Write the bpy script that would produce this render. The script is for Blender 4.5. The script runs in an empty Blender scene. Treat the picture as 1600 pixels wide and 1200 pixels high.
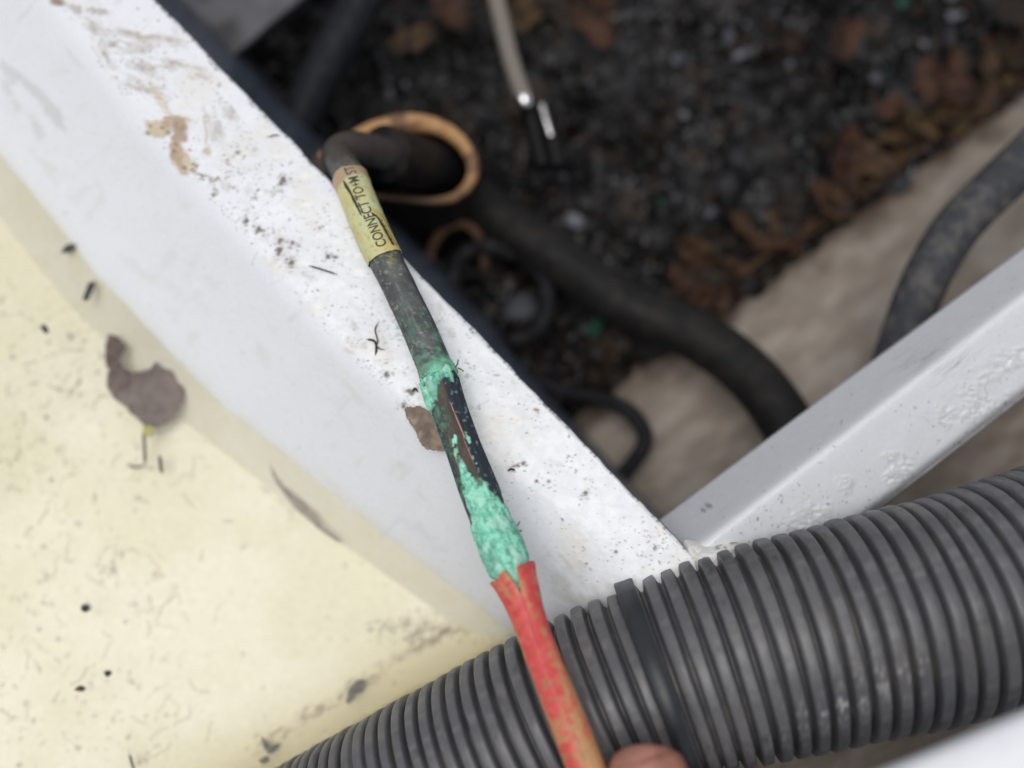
import bpy, bmesh, math, random
import numpy as np
from mathutils import Vector
from mathutils.geometry import delaunay_2d_cdt

random.seed(7)
rng = np.random.default_rng(11)
scene = bpy.context.scene
COL = scene.collection

# ------------------------------------------------------------------ camera
CM = 0.01
F_PX = 1716.0                      # focal length in pixels of a 1600 px wide picture
TILT = math.radians(12)
DIST = 34.0                        # cm from the beam top at the middle of the picture
FWD = np.array([0, math.sin(TILT), -math.cos(TILT)])
RGT = np.array([1.0, 0, 0])
UPV = np.array([0, math.cos(TILT), math.sin(TILT)])
CAM = -FWD * DIST

cam_d = bpy.data.cameras.new('camera')
cam = bpy.data.objects.new('camera', cam_d)
COL.objects.link(cam)
cam.location = Vector(CAM * CM)
cam.rotation_euler = (TILT, 0, 0)
cam_d.sensor_width = 36
cam_d.lens = 36 * F_PX / 1600
cam_d.clip_start = 0.005
cam_d.clip_end = 50
cam_d.dof.use_dof = True
cam_d.dof.focus_distance = 0.326
cam_d.dof.aperture_fstop = 3.3
scene.camera = cam

# ------------------------------------------------------------------ world, sun, exposure
world = bpy.data.worlds.new('World')
scene.world = world
world.use_nodes = True
wn, wl = world.node_tree.nodes, world.node_tree.links
sky = wn.new('ShaderNodeTexSky')
sky.sky_type = 'NISHITA'
sky.sun_disc = False
sky.sun_elevation = math.radians(82)
sky.sun_rotation = math.radians(-117)
hs = wn.new('ShaderNodeHueSaturation')
hs.inputs['Saturation'].default_value = 0.22       # overcast
wl.new(sky.outputs[0], hs.inputs['Color'])
wl.new(hs.outputs[0], wn['Background'].inputs[0])
wn['Background'].inputs[1].default_value = 0.12

sun_d = bpy.data.lights.new('sun', 'SUN')
sun_d.energy = 1.5
sun_d.angle = math.radians(40)
sun_d.color = (1.0, 0.97, 0.93)
sun = bpy.data.objects.new('sun', sun_d)
COL.objects.link(sun)
sun.rotation_euler = Vector((0.12, 0.06, -1.0)).to_track_quat('-Z', 'Y').to_euler()

vs = scene.view_settings
vs.view_transform = 'Standard'
vs.look = 'None'
vs.gamma = 1
vs.use_curve_mapping = False
vs.exposure = 0.12
scene.cycles.max_bounces = 8
scene.cycles.transparent_max_bounces = 8

# ------------------------------------------------------------------ helpers
def S(r, g, b):
    """sRGB 0-255 -> linear"""
    c = np.array([r, g, b]) / 255.0
    return np.where(c <= 0.04045, c / 12.92, ((c + 0.055) / 1.055) ** 2.4)

def P(px, py, z):
    """photo pixel + height (cm) -> world point(s) in cm"""
    px, py, z = np.broadcast_arrays(np.asarray(px, float), np.asarray(py, float), np.asarray(z, float))
    d = FWD * F_PX + RGT * (px[..., None] - 800) - UPV * (py[..., None] - 600)
    t = (z - CAM[2]) / d[..., 2]
    return CAM + t[..., None] * d

def proj(V):
    q = V - CAM
    w = q @ FWD
    return 800 + F_PX * (q @ RGT) / w, 600 - F_PX * (q @ UPV) / w

def _hash(ix, iy, iz, seed):
    h = (ix.astype(np.int64) * 374761393 + iy.astype(np.int64) * 668265263 + iz.astype(np.int64) * 2147483647 + seed * 974711) & 0xffffffff
    h = ((h ^ (h >> 13)) * 1274126177) & 0xffffffff
    h = ((h ^ (h >> 16)) * 2246822519) & 0xffffffff
    return ((h ^ (h >> 15)) & 0xffff) / 65535.0

def vnoise(x, y, z=0.0, seed=0):
    x, y, z = np.broadcast_arrays(np.asarray(x, float), np.asarray(y, float), np.asarray(z, float))
    ix, iy, iz = np.floor(x), np.floor(y), np.floor(z)
    fx, fy, fz = x - ix, y - iy, z - iz
    fx, fy, fz = [f * f * f * (f * (f * 6 - 15) + 10) for f in (fx, fy, fz)]
    r = 0
    for a in (0, 1):
        for b in (0, 1):
            for c in (0, 1):
                w = (fx if a else 1 - fx) * (fy if b else 1 - fy) * (fz if c else 1 - fz)
                r = r + w * _hash(ix + a, iy + b, iz + c, seed)
    return r

def fbm(x, y, z=0.0, oct=4, seed=0, gain=0.5):
    """0..1"""
    r, a, t, f = 0, 1.0, 0, 1.0
    for o in range(oct):
        r = r + a * vnoise(x * f, y * f, z * f, seed + o * 17)
        t += a
        a *= gain
        f *= 2.03
    return r / t

def sstep(a, b, x):
    t = np.clip((x - a) / (b - a), 0, 1)
    return t * t * (3 - 2 * t)

def mixc(c, col, a):
    return c * (1 - a[..., None]) + np.asarray(col) * a[..., None]

def catmull(pts, n):
    pts = np.asarray(pts, float)
    p = np.vstack([2 * pts[0] - pts[1], pts, 2 * pts[-1] - pts[-2]])
    out = []
    m = len(pts) - 1
    for t in np.linspace(0, m, n):
        i = min(int(t), m - 1)
        f = t - i
        a, b, c, d = p[i], p[i + 1], p[i + 2], p[i + 3]
        out.append(0.5 * (2 * b + (c - a) * f + (2 * a - 5 * b + 4 * c - d) * f * f + (3 * b - a - 3 * c + d) * f ** 3))
    return np.array(out)

def arclen(c):
    return np.concatenate([[0], np.cumsum(np.linalg.norm(np.diff(c, axis=0), axis=1))])

class Path:
    """a smooth line (cm) with a frame: angle 0 looks up at the sky, +90 deg to the right of the line's picture"""
    def __init__(self, pts, n=400):
        c = catmull(pts, n)
        s = arclen(c)
        self.L = s[-1]
        self.s = np.linspace(0, self.L, n)
        self.c = np.stack([np.interp(self.s, s, c[:, k]) for k in range(3)], 1)
        t = np.gradient(self.c, axis=0)
        self.t = t / np.linalg.norm(t, axis=1)[:, None]
        up = np.array([0, -0.2, 1.0])
        n1 = up - self.t * (self.t @ up)[:, None]
        self.n1 = n1 / np.linalg.norm(n1, axis=1)[:, None]
        n2 = np.cross(self.n1, self.t)
        self.n2 = n2
        self.px, self.py = proj(self.c)
    def at(self, s, th, r):
        s, th, r = np.broadcast_arrays(np.asarray(s, float), np.asarray(th, float), np.asarray(r, float))
        f = lambda A: np.stack([np.interp(s, self.s, A[:, k]) for k in range(3)], -1)
        return f(self.c) + f(self.n1) * (r * np.cos(th))[..., None] + f(self.n2) * (r * np.sin(th))[..., None]
    def s_of_y(self, y, lo=0):
        m = self.s >= lo
        return float(np.interp(y, self.py[m], self.s[m]))

def obj(name, me, mat=None, parent=None):
    o = bpy.data.objects.new(name, me)
    COL.objects.link(o)
    if mat is not None:
        me.materials.append(mat)
    if parent is not None:
        o.parent = parent
    return o

def empty(name, loc_cm=(0, 0, 0)):
    o = bpy.data.objects.new(name, None)
    o.empty_display_size = 0.01
    o.location = Vector(loc_cm) * CM
    COL.objects.link(o)
    return o

def tag(o, label=None, cat=None, group=None, kind=None):
    if label: o['label'] = label
    if cat: o['category'] = cat
    if group: o['group'] = group
    if kind: o['kind'] = kind
    return o

def mesh_raw(name, verts_cm, faces, cols=None, smooth=True, origin=(0, 0, 0)):
    me = bpy.data.meshes.new(name)
    v = (np.asarray(verts_cm, float).reshape(-1, 3) - np.asarray(origin)) * CM
    faces = np.asarray(faces, dtype=np.int32)
    nf, k = faces.shape
    me.vertices.add(len(v))
    me.vertices.foreach_set('co', v.astype(np.float32).ravel())
    me.loops.add(nf * k)
    me.loops.foreach_set('vertex_index', faces.ravel())
    me.polygons.add(nf)
    me.polygons.foreach_set('loop_start', np.arange(0, nf * k, k, dtype=np.int32))
    me.update(calc_edges=True)
    me.validate()
    me.polygons.foreach_set('use_smooth', np.full(len(me.polygons), smooth))
    if cols is not None:
        c = np.ones((len(v), 4), np.float32)
        c[:, :3] = np.asarray(cols).reshape(-1, 3)
        at = me.color_attributes.new('Col', 'FLOAT_COLOR', 'POINT')
        at.data.foreach_set('color', c.ravel())
    return me

def grid_faces(nu, nv, wrap_v=False, off=0):
    i = np.arange(nu - 1)[:, None]
    j = np.arange(nv if wrap_v else nv - 1)[None, :]
    j2 = (j + 1) % nv
    f = np.stack([i * nv + j, (i + 1) * nv + j, (i + 1) * nv + j2, i * nv + j2], -1)
    return f.reshape(-1, 4) + off

def grid_obj(name, V, mat, parent=None, cols=None, wrap=False, flip=False, origin=(0, 0, 0), keep=None):
    nu, nv = V.shape[:2]
    f = grid_faces(nu, nv, wrap)
    if keep is not None:
        f = f[keep.ravel()[f].all(1)]
        used = np.unique(f); remap = np.zeros(nu * nv, int); remap[used] = np.arange(len(used)); f = remap[f]
        V = V.reshape(-1, 3)[used]; cols = None if cols is None else np.asarray(cols).reshape(-1, 3)[used]
    if flip:
        f = f[:, ::-1]
    me = mesh_raw(name, V, f, cols, origin=origin)
    return obj(name, me, mat, parent)

def solid(o, t_cm, offset=-1):
    m = o.modifiers.new('thick', 'SOLIDIFY')
    m.thickness = t_cm * CM
    m.offset = offset
    return o

def tube(name, path, s0, s1, rad, mat, parent=None, nseg=40, ns=120, colf=None, rf=None, caps=True, origin=(0, 0, 0)):
    """closed tube; rad number or function of s; rf(s,th)->dr; colf(V,s,th)->colours"""
    s = np.linspace(s0, s1, ns)
    th = np.linspace(-math.pi, math.pi, nseg, endpoint=False)
    SS, TH = np.meshgrid(s, th, indexing='ij')
    R = rad(SS) if callable(rad) else np.full_like(SS, rad)
    if rf is not None:
        R = R + rf(SS, TH)
    V = path.at(SS, TH, R)
    if caps:
        c0 = path.at(s[:1, None], th[None, :], R[:1] * 0.02)
        c1 = path.at(s[-1:, None], th[None, :], R[-1:] * 0.02)
        V = np.concatenate([c0, V, c1]); SS = np.concatenate([SS[:1], SS, SS[-1:]]); TH = np.concatenate([TH[:1], TH, TH[-1:]])
    cols = colf(V, SS, TH) if colf is not None else None
    return grid_obj(name, V, mat, parent, cols, wrap=True, origin=origin)

# ------------------------------------------------------------------ materials
def material(name, color=None, attr=False, rough=0.5, rough_var=0.1, var=0.15, var_scale=300, bump=0.0, bump_scale=500,
             spec=0.5, metal=0.0, coat=0.0, bump2=0.0, bump2_scale=60, sss=0.0):
    m = bpy.data.materials.new(name)
    m.use_nodes = True
    nt = m.node_tree
    n, l = nt.nodes, nt.links
    b = n['Principled BSDF']
    tc = n.new('ShaderNodeTexCoord')
    if attr:
        a = n.new('ShaderNodeAttribute'); a.attribute_name = 'Col'
        base = a.outputs['Color']
    else:
        a = n.new('ShaderNodeRGB'); a.outputs[0].default_value = (*color, 1)
        base = a.outputs[0]
    no = n.new('ShaderNodeTexNoise'); no.inputs['Scale'].default_value = var_scale; no.inputs['Detail'].default_value = 5
    l.new(tc.outputs['Object'], no.inputs['Vector'])
    mr = n.new('ShaderNodeMapRange')
    mr.inputs['From Min'].default_value = 0.25; mr.inputs['From Max'].default_value = 0.75
    mr.inputs['To Min'].default_value = 1 - var; mr.inputs['To Max'].default_value = 1 + var
    l.new(no.outputs[0], mr.inputs['Value'])
    mx = n.new('ShaderNodeVectorMath'); mx.operation = 'SCALE'
    l.new(base, mx.inputs[0]); l.new(mr.outputs[0], mx.inputs['Scale'])
    l.new(mx.outputs[0], b.inputs['Base Color'])
    mr2 = n.new('ShaderNodeMapRange')
    mr2.inputs['From Min'].default_value = 0.3; mr2.inputs['From Max'].default_value = 0.7
    mr2.inputs['To Min'].default_value = max(0.02, rough - rough_var); mr2.inputs['To Max'].default_value = min(1, rough + rough_var)
    no2 = n.new('ShaderNodeTexNoise'); no2.inputs['Scale'].default_value = var_scale * 0.37; no2.inputs['Detail'].default_value = 4
    l.new(tc.outputs['Object'], no2.inputs['Vector'])
    l.new(no2.outputs[0], mr2.inputs['Value']); l.new(mr2.outputs[0], b.inputs['Roughness'])
    b.inputs['Specular IOR Level'].default_value = spec
    b.inputs['Metallic'].default_value = metal
    b.inputs['Coat Weight'].default_value = coat
    if sss:
        b.inputs['Subsurface Weight'].default_value = sss
        b.inputs['Subsurface Radius'].default_value = (0.004, 0.0015, 0.0008)
        b.inputs['Subsurface Scale'].default_value = 1.0
    last = None
    for st, sc in ((bump, bump_scale), (bump2, bump2_scale)):
        if st > 0:
            nb = n.new('ShaderNodeTexNoise'); nb.inputs['Scale'].default_value = sc; nb.inputs['Detail'].default_value = 4
            l.new(tc.outputs['Object'], nb.inputs['Vector'])
            bp = n.new('ShaderNodeBump'); bp.inputs['Strength'].default_value = st; bp.inputs['Distance'].default_value = 0.35 / sc
            l.new(nb.outputs[0], bp.inputs['Height'])
            if last is not None:
                l.new(last, bp.inputs['Normal'])
            last = bp.outputs[0]
    if last is not None:
        l.new(last, b.inputs['Normal'])
    return m

M_GEL = material('white_gelcoat', attr=True, rough=0.34, rough_var=0.12, var=0.03, var_scale=700, bump=0.08, bump_scale=900, bump2=0.04, bump2_scale=110)
M_BED = material('stained_gelcoat', attr=True, rough=0.6, var=0.05, var_scale=500, bump=0.2, bump_scale=700)
M_HULL = material('beige_hull', attr=True, rough=0.7, var=0.1, var_scale=200, bump=0.12, bump_scale=400)
M_SLUDGE = material('black_sludge', attr=True, rough=0.32, rough_var=0.30, spec=0.30, var=0.5, var_scale=160, bump=0.6, bump_scale=300, bump2=0.9, bump2_scale=70)
M_CHUNK = material('sludge_crumbs', attr=True, rough=0.45, rough_var=0.3, spec=0.12, var=0.4, var_scale=400, bump=0.5, bump_scale=900)
M_HOSE = material('corrugated_plastic', attr=True, rough=0.43, rough_var=0.1, var=0.10, var_scale=420, bump=0.12, bump_scale=1500)
M_BLACK = material('black_rubber', attr=True, spec=0.13, rough=0.55, rough_var=0.12, var=0.22, var_scale=350, bump=0.25, bump_scale=900)
M_TIE = material('black_nylon', color=S(36, 39, 44), rough=0.42, var=0.08, var_scale=500, bump=0.05, bump_scale=900)
M_SHEATH = material('cable_sheath', attr=True, rough=0.55, rough_var=0.1, var=0.16, var_scale=900, bump=0.25, bump_scale=1400)
M_LABEL = material('printed_label', attr=True, rough=0.42, rough_var=0.1, var=0.08, var_scale=900, bump=0.15, bump_scale=700)
M_INK = material('faded_ink', color=S(70, 71, 62), rough=0.6, var=0.45, var_scale=1500)
M_TEAR = material('torn_label_gap', color=S(58, 58, 50), rough=0.7, var=0.2, var_scale=900)
M_CORE = material('corroded_core', attr=True, rough=0.85, rough_var=0.1, var=0.07, var_scale=1200, bump=0.3, bump_scale=900, spec=0.25)
M_COPPER = material('bare_copper', color=S(186, 136, 120), rough=0.5, var=0.25, var_scale=900)
M_RED = material('red_insulation', attr=True, rough=0.5, rough_var=0.1, var=0.10, var_scale=900, bump=0.15, bump_scale=900)
M_LEAF = material('dry_leaf', attr=True, spec=0.2, rough=0.6, var=0.25, var_scale=500, bump=0.4, bump_scale=600)
M_FIBRE = material('dark_fibre', color=S(52, 44, 40), rough=0.8, var=0.3, var_scale=900)
M_RIM = material('tan_rubber', attr=True, rough=0.6, var=0.2, var_scale=250, bump=0.2, bump_scale=600)
M_CORD = material('grey_cord', color=S(120, 112, 104), rough=0.6, var=0.25, var_scale=900, bump=0.5, bump_scale=1500)
M_METAL = material('bright_metal', color=S(225, 222, 220), rough=0.2, var=0.05, metal=1.0)
M_PLUG = material('glossy_black_plug', color=S(12, 12, 14), rough=0.5, var=0.1, spec=0.2)
M_SKIN = material('skin', attr=True, rough=0.5, var=0.08, var_scale=700, bump=0.5, bump_scale=900, bump2=0.4, bump2_scale=260, sss=0.12)
M_RIMW = material('white_paint', color=S(228, 230, 234), rough=0.4, var=0.03, var_scale=200, bump=0.05, bump_scale=500)
M_PANEL = material('grey_panel', attr=True, rough=0.6, var=0.2, var_scale=120, bump=0.2, bump_scale=300)

# clear yellowish bilge water: tinted see-through surface with a Fresnel reflection
M_WATER = bpy.data.materials.new('bilge_water')
M_WATER.use_nodes = True
nt = M_WATER.node_tree
nt.nodes.clear()
o_ = nt.nodes.new('ShaderNodeOutputMaterial')
tr = nt.nodes.new('ShaderNodeBsdfTransparent'); tr.inputs[0].default_value = (0.986, 0.972, 0.912, 1)
gl = nt.nodes.new('ShaderNodeBsdfGlossy'); gl.inputs['Roughness'].default_value = 0.03
fr = nt.nodes.new('ShaderNodeFresnel'); fr.inputs['IOR'].default_value = 1.33
ms = nt.nodes.new('ShaderNodeMixShader')
tcw = nt.nodes.new('ShaderNodeTexCoord')
nw = nt.nodes.new('ShaderNodeTexNoise'); nw.inputs['Scale'].default_value = 25
bw = nt.nodes.new('ShaderNodeBump'); bw.inputs['Strength'].default_value = 0.03; bw.inputs['Distance'].default_value = 0.01
nt.links.new(tcw.outputs['Object'], nw.inputs['Vector']); nt.links.new(nw.outputs[0], bw.inputs['Height'])
nt.links.new(bw.outputs[0], gl.inputs['Normal']); nt.links.new(bw.outputs[0], fr.inputs['Normal'])
nt.links.new(fr.outputs[0], ms.inputs[0]); nt.links.new(tr.outputs[0], ms.inputs[1]); nt.links.new(gl.outputs[0], ms.inputs[2])
nt.links.new(ms.outputs[0], o_.inputs[0])

# ------------------------------------------------------------------ painting of dirt (a canvas in cm-like cells, sampled onto the mesh)
class Canvas:
    """dirt layer: colour + cover + height; coordinates are the photo's pixels on the flat beam top"""
    OX, OY = -200, -200
    def __init__(self, w=2000, h=1600):
        self.c = np.zeros((h, w, 3), np.float32)
        self.a = np.zeros((h, w), np.float32)
        self.h = np.zeros((h, w), np.float32)
    def _put(self, x0, y0, m, col, hgt):
        x0, y0 = int(x0), int(y0)
        H, W = self.a.shape
        xa, ya = max(0, x0), max(0, y0)
        xb, yb = min(W, x0 + m.shape[1]), min(H, y0 + m.shape[0])
        if xa >= xb or ya >= yb: return
        m = m[ya - y0:yb - y0, xa - x0:xb - x0]
        sl = (slice(ya, yb), slice(xa, xb))
        na = m + self.a[sl] * (1 - m)
        w = np.where(na > 1e-5, m / np.maximum(na, 1e-5), 0)[..., None]
        self.c[sl] = self.c[sl] * (1 - w) + np.asarray(col, np.float32) * w
        self.a[sl] = na
        self.h[sl] = np.maximum(self.h[sl], m * hgt)
    def blob(self, x, y, rx, ry, ang, col, a=1.0, soft=0.5, rag=0.3, hgt=0.0, seed=None, fs=None):
        R = int(max(rx, ry) * 1.7 + 3)
        x0, y0 = int(x - self.OX) - R, int(y - self.OY) - R
        yy, xx = np.mgrid[0:2 * R + 1, 0:2 * R + 1]
        dx, dy = xx + x0 + self.OX - x, yy + y0 + self.OY - y
        ca, sa = math.cos(ang), math.sin(ang)
        u, v = (dx * ca + dy * sa) / rx, (-dx * sa + dy * ca) / ry
        d = np.sqrt(u * u + v * v)
        sd = random.randrange(9999) if seed is None else seed
        f = fs or 1.6 / max(2.0, min(rx, ry))
        if rag > 0: d = d + rag * 2 * (fbm(dx * f + sd, dy * f, 0, 3, sd) - 0.5)
        m = sstep(1.0 + soft * .5, 1.0 - soft, d) * a
        self._put(x0, y0, m.astype(np.float32), col, hgt)
    def stroke(self, pts, w, col, a=1.0, hgt=0.0):
        pts = catmull(pts, max(8, int(arclen(np.asarray(pts, float))[-1] * 1.2)))
        for k, (x, y) in enumerate(pts):
            R = int(w + 2)
            x0, y0 = int(x - self.OX) - R, int(y - self.OY) - R
            yy, xx = np.mgrid[0:2 * R + 1, 0:2 * R + 1]
            d = np.hypot(xx + x0 + self.OX - x, yy + y0 + self.OY - y)
            self._put(x0, y0, (sstep(w * .5 + .7, w * .5 - .5, d) * a * 0.7).astype(np.float32), col, hgt)
    def specks(self, n, region, dens, smin, smax, cols, a=(0.4, 1.0), power=3, hgt=0.01):
        """dens(x,y)->0..1"""
        x0, y0, x1, y1 = region
        x = rng.uniform(x0, x1, n); y = rng.uniform(y0, y1, n)
        keep = rng.random(n) < dens(x, y)
        for xx, yy in zip(x[keep], y[keep]):
            r = smin + (smax - smin) * random.random() ** power
            self.blob(xx, yy, r * random.uniform(.8, 1.9), r * random.uniform(.5, 1), random.random() * 3.14,
                      random.choice(cols), random.uniform(*a), 0.5, 0.35 if r > 2 else 0, hgt)
    def hairs(self, n, region, dens, cols, lmin=8, lmax=40, w=1.1, a=0.6):
        x0, y0, x1, y1 = region
        for _ in range(n):
            x, y = random.uniform(x0, x1), random.uniform(y0, y1)
            if random.random() > dens(np.array([x]), np.array([y]))[0]: continue
            L = random.uniform(lmin, lmax); t = random.random() * 6.28; pts = [(x, y)]
            for k in range(3):
                t += random.uniform(-.7, .7)
                x += L / 3 * math.cos(t); y += L / 3 * math.sin(t); pts.append((x, y))
            self.stroke(pts, w, random.choice(cols), a * random.uniform(.4, 1), 0.01)
    def sample(self, px, py):
        x = np.clip(px - self.OX, 0, self.a.shape[1] - 2.01); y = np.clip(py - self.OY, 0, self.a.shape[0] - 2.01)
        ix, iy = x.astype(int), y.astype(int)
        fx, fy = x - ix, y - iy
        def bl(A):
            e = (...,) + (None,) * (A.ndim - 2)
            return (A[iy, ix] * ((1 - fx) * (1 - fy))[e] + A[iy, ix + 1] * (fx * (1 - fy))[e] +
                    A[iy + 1, ix] * ((1 - fx) * fy)[e] + A[iy + 1, ix + 1] * (fx * fy)[e])
        return bl(self.c), bl(self.a), bl(self.h)

DK = [S(50, 46, 44), S(66, 60, 56), S(84, 76, 68), S(40, 38, 38)]
BR = [S(150, 130, 106), S(170, 152, 130), S(130, 110, 90)]
WHITE = S(228, 230, 234)

# ================================================================== SETTING
Z_WATER, Z_BED = -4.5, -5.9
DU = np.array([0.695, 0.719]); DN = np.array([0.719, -0.695])   # along / across the long beam in the picture
def un(x, y): return x * DU[0] + y * DU[1], x * DN[0] + y * DN[1]

UK = [-500, 60, 290, 740, 985, 1180, 1300, 1500]
NC = lambda u: np.interp(u, UK, [75, 55, 24, 0, 14, 22, 26, 30])            # crease between top and sloping side
NW = lambda u: np.interp(u, [-500, 165, 415, 700, 1040, 1270, 1500], [-150, -165, -190, -190, -146, -112, -90])
N_EDGE = 173.0

# ---- long beam
can = Canvas()
def dens_top(x, y):
    u, n = un(x, y)
    t = (n - NC(u)) / (N_EDGE - NC(u))
    on = (t > 0.02) & (t < 0.99)
    d = 0.16 + 1.0 * np.exp(-((u - 500) / 260) ** 2) * np.exp(-((t - 0.25) / 0.35) ** 2) + 0.30 * np.exp(-((u - 800) / 180) ** 2) + 0.15 * fbm(x / 40, y / 40, 0, 2, 3)
    return on * d * (0.35 + 1.3 * (fbm(x / 28, y / 28, 0, 3, 5) > 0.5))
reg = (-150, -150, 1110, 1000)
# pale tan washes
for _ in range(420):
    x, y = random.uniform(40, 1000), random.uniform(-100, 900)
    if random.random() < dens_top(np.array([x]), np.array([y]))[0] * 1.4:
        can.blob(x, y, random.uniform(5, 16), random.uniform(3, 9), random.uniform(.3, 1.2), random.choice(BR + [S(190, 178, 160)]), random.uniform(.10, .38), 0.9, 0.6)
# smeared swirls at the top
for (x, y, L, a) in [(130, 20, 60, .9), (170, 45, 70, .3), (175, 70, 60, .15), (210, 68, 50, -.1), (190, 97, 70, .25), (245, 95, 60, .1), (180, 120, 60, .35), (215, 135, 55, .2), (290, 105, 40, .4), (150, 60, 40, 1.1), (250, 60, 40, .2), (325, 170, 50, 1.2), (330, 190, 40, 1.3), (350, 165, 40, .9)]:
    for k in range(7):
        ox, oy = random.uniform(-10, 10), random.uniform(-9, 9)
        can.blob(x + ox + L * .5 * math.cos(a), y + oy + L * .5 * math.sin(a), L * random.uniform(.15, .5), random.uniform(1.5, 5), a + random.uniform(-.2, .2), random.choice(BR + [S(196, 186, 170)]), random.uniform(.12, .38), .8, 1.2, .004, None, .12)
        if k > 1: continue
        can.stroke([(x + ox, y + oy), (x + ox + L * .4 * math.cos(a), y + oy + L * .4 * math.sin(a) + random.uniform(-5, 5)), (x + ox + L * math.cos(a + .2), y + oy + L * math.sin(a + .2))],
                   random.uniform(.8, 1.6), random.choice(BR + DK), random.uniform(.06, .2))
for (x, y, rx, ry, a, al) in [(90, 2, 16, 8, .3, .9), (118, 14, 12, 7, .5, .5), (152, 18, 18, 6, .15, .5), (175, 70, 10, 6, .1, .5)]:
    can.blob(x, y, rx, ry, a, S(140, 118, 98), al, .5, .5)
# the brown rust-like stain at the crease
can.blob(252, 158, 34, 7, 1.0, S(206, 194, 172), .75, .4, .5)
for (x, y, rx, ry, a, c, al) in [(248, 200, 22, 16, .0, S(196, 178, 150), .9), (276, 192, 20, 13, .25, S(172, 146, 118), .9), (281, 208, 14, 16, .2, S(160, 136, 116), .9),
                                 (276, 236, 12, 24, -.15, S(172, 148, 122), .9), (286, 250, 13, 20, -.4, S(184, 164, 138), .8), (296, 258, 12, 14, .2, S(205, 190, 166), .6), (284, 262, 8, 14, -.6, S(178, 156, 128), .7)]:
    can.blob(x, y, rx, ry, a, c, al, .35, .45)
for (x, y, r, c) in [(263, 207, 5, S(120, 120, 125)), (254, 200, 4, S(130, 110, 90)), (275, 226, 5, S(140, 110, 92)), (273, 237, 5, S(140, 108, 90)), (235, 197, 4, S(150, 130, 100)), (297, 235, 3, S(120, 105, 90)), (289, 262, 4, S(120, 104, 86)), (231, 208, 4, S(120, 110, 84))]:
    can.blob(x, y, r, r * .7, .6, c, .85, .5, .4, .01)
can.blob(324, 236, 8, 5, 1.0, S(196, 176, 140), .8, .4, .3)
can.stroke([(318, 185), (322, 205), (322, 225)], 4, S(200, 186, 162), .5)
# chain of brown dirt below it
for (x, y, r) in [(303, 262, 5), (308, 270, 6), (316, 276, 7), (330, 280, 9), (342, 281, 8), (352, 272, 8), (361, 268, 8), (365, 230, 7), (368, 245, 6), (358, 252, 6), (338, 300, 5), (333, 306, 4), (368, 294, 4), (400, 312, 6)]:
    for k in range(5):
        can.blob(x + random.gauss(0, 4), y + random.gauss(0, 4), random.uniform(1.5, 5), random.uniform(1, 3), random.random() * 3, random.choice(BR + DK[2:]), random.uniform(.3, .8), .6, .5, .012)
can.stroke([(299, 257), (304, 256), (308, 264)], 2, DK[1], .8)
can.stroke([(331, 301), (335, 306), (341, 303)], 1.6, DK[1], .8)
# dark knots
for (x, y, rx, ry, a) in [(443, 284, 5, 6.5, .3), (405, 360, 6, 5, .6), (457, 382, 7, 5, .2), (436, 393, 4, 9, .2), (455, 411, 7, 6, .9), (512, 401, 3.4, 3.4, 0), (523, 402, 3, 2.6, 0), (437, 375, 4, 5, .3), (385, 345, 3, 5, .3),
                           (430, 300, 2.5, 2, 0), (500, 357, 2.4, 2.4, 0), (604, 586, 3.5, 4.5, .2), (630, 634, 5, 4, .4), (688, 600, 3, 4, .2), (641, 612, 6, 3, .5), (740, 520, 2.6, 2.2, 0), (838, 640, 4, 1.6, .4), (818, 724, 3, 3, 0),
                           (838, 752, 2, 2, 0), (857, 752, 2.2, 2, 0), (804, 728, 7, 1.7, -.2), (916, 770, 3, 5, .6), (1023, 855, 5, 3, -.6), (962, 862, 2.4, 2, 0), (888, 713, 2, 1.6, 0), (960, 695, 2, 2, 0)]:
    can.blob(x, y, rx * 1.05, ry * 1.05, a, random.choice(DK), .9, .4, 1.1, .03, None, .22)
    can.blob(x, y, rx * 2.4, ry * 2, a, random.choice(BR), .25, .9, .9)
    for k in range(6):
        can.blob(x + random.gauss(0, 7), y + random.gauss(0, 7), 1.6, 1.2, 0, random.choice(DK), .7, .4, .4, .01)
for (x, y) in [(340, 105), (332, 97), (396, 162), (415, 178), (742, 515), (752, 519)]:
    can.blob(x, y, 6, 9, -.75, S(140, 140, 142), .75, .3, .6)
can.specks(42000, reg, dens_top, .6, 1.9, DK + BR, (.2, .85), 2.5)
can.specks(1600, reg, dens_top, 1.2, 3.4, DK + BR, (.3, .9), 2.5)
can.hairs(520, reg, dens_top, DK + BR, 6, 36, 1.0, .5)
can.specks(60, (20, 20, 700, 700), lambda x, y: (un(x, y)[1] < NC(un(x, y)[0])) * .5, .8, 2, DK, (.3, .7))
# scratches and faint runs
for _ in range(90):
    u_, t_ = random.uniform(-100, 1350), random.uniform(.05, .95)
    n_ = NC(u_) + t_ * (N_EDGE - NC(u_)); a_ = random.choice([.8, .8, .3, 1.5, 2.4]) + random.gauss(0, .25); L_ = random.uniform(15, 90)
    x, y = u_ * DU[0] + n_ * DN[0], u_ * DU[1] + n_ * DN[1]
    can.stroke([(x, y), (x + L_ * .5 * math.cos(a_), y + L_ * .5 * math.sin(a_) + random.uniform(-3, 3)), (x + L_ * math.cos(a_), y + L_ * math.sin(a_))], .8, S(176, 174, 172), random.uniform(.08, .3))
for _ in range(70):
    u_ = random.uniform(-100, 1300); n_ = NC(u_) - random.uniform(6, 170)
    x, y = u_ * DU[0] + n_ * DN[0], u_ * DU[1] + n_ * DN[1]
    can.blob(x, y, random.uniform(6, 40), random.uniform(2, 9), random.choice([.8, 2.3]) + random.gauss(0, .2), random.choice([S(206, 206, 204), S(196, 198, 204), S(208, 202, 188)]), random.uniform(.1, .35), .9, 1.0, 0, None, .08)
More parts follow.
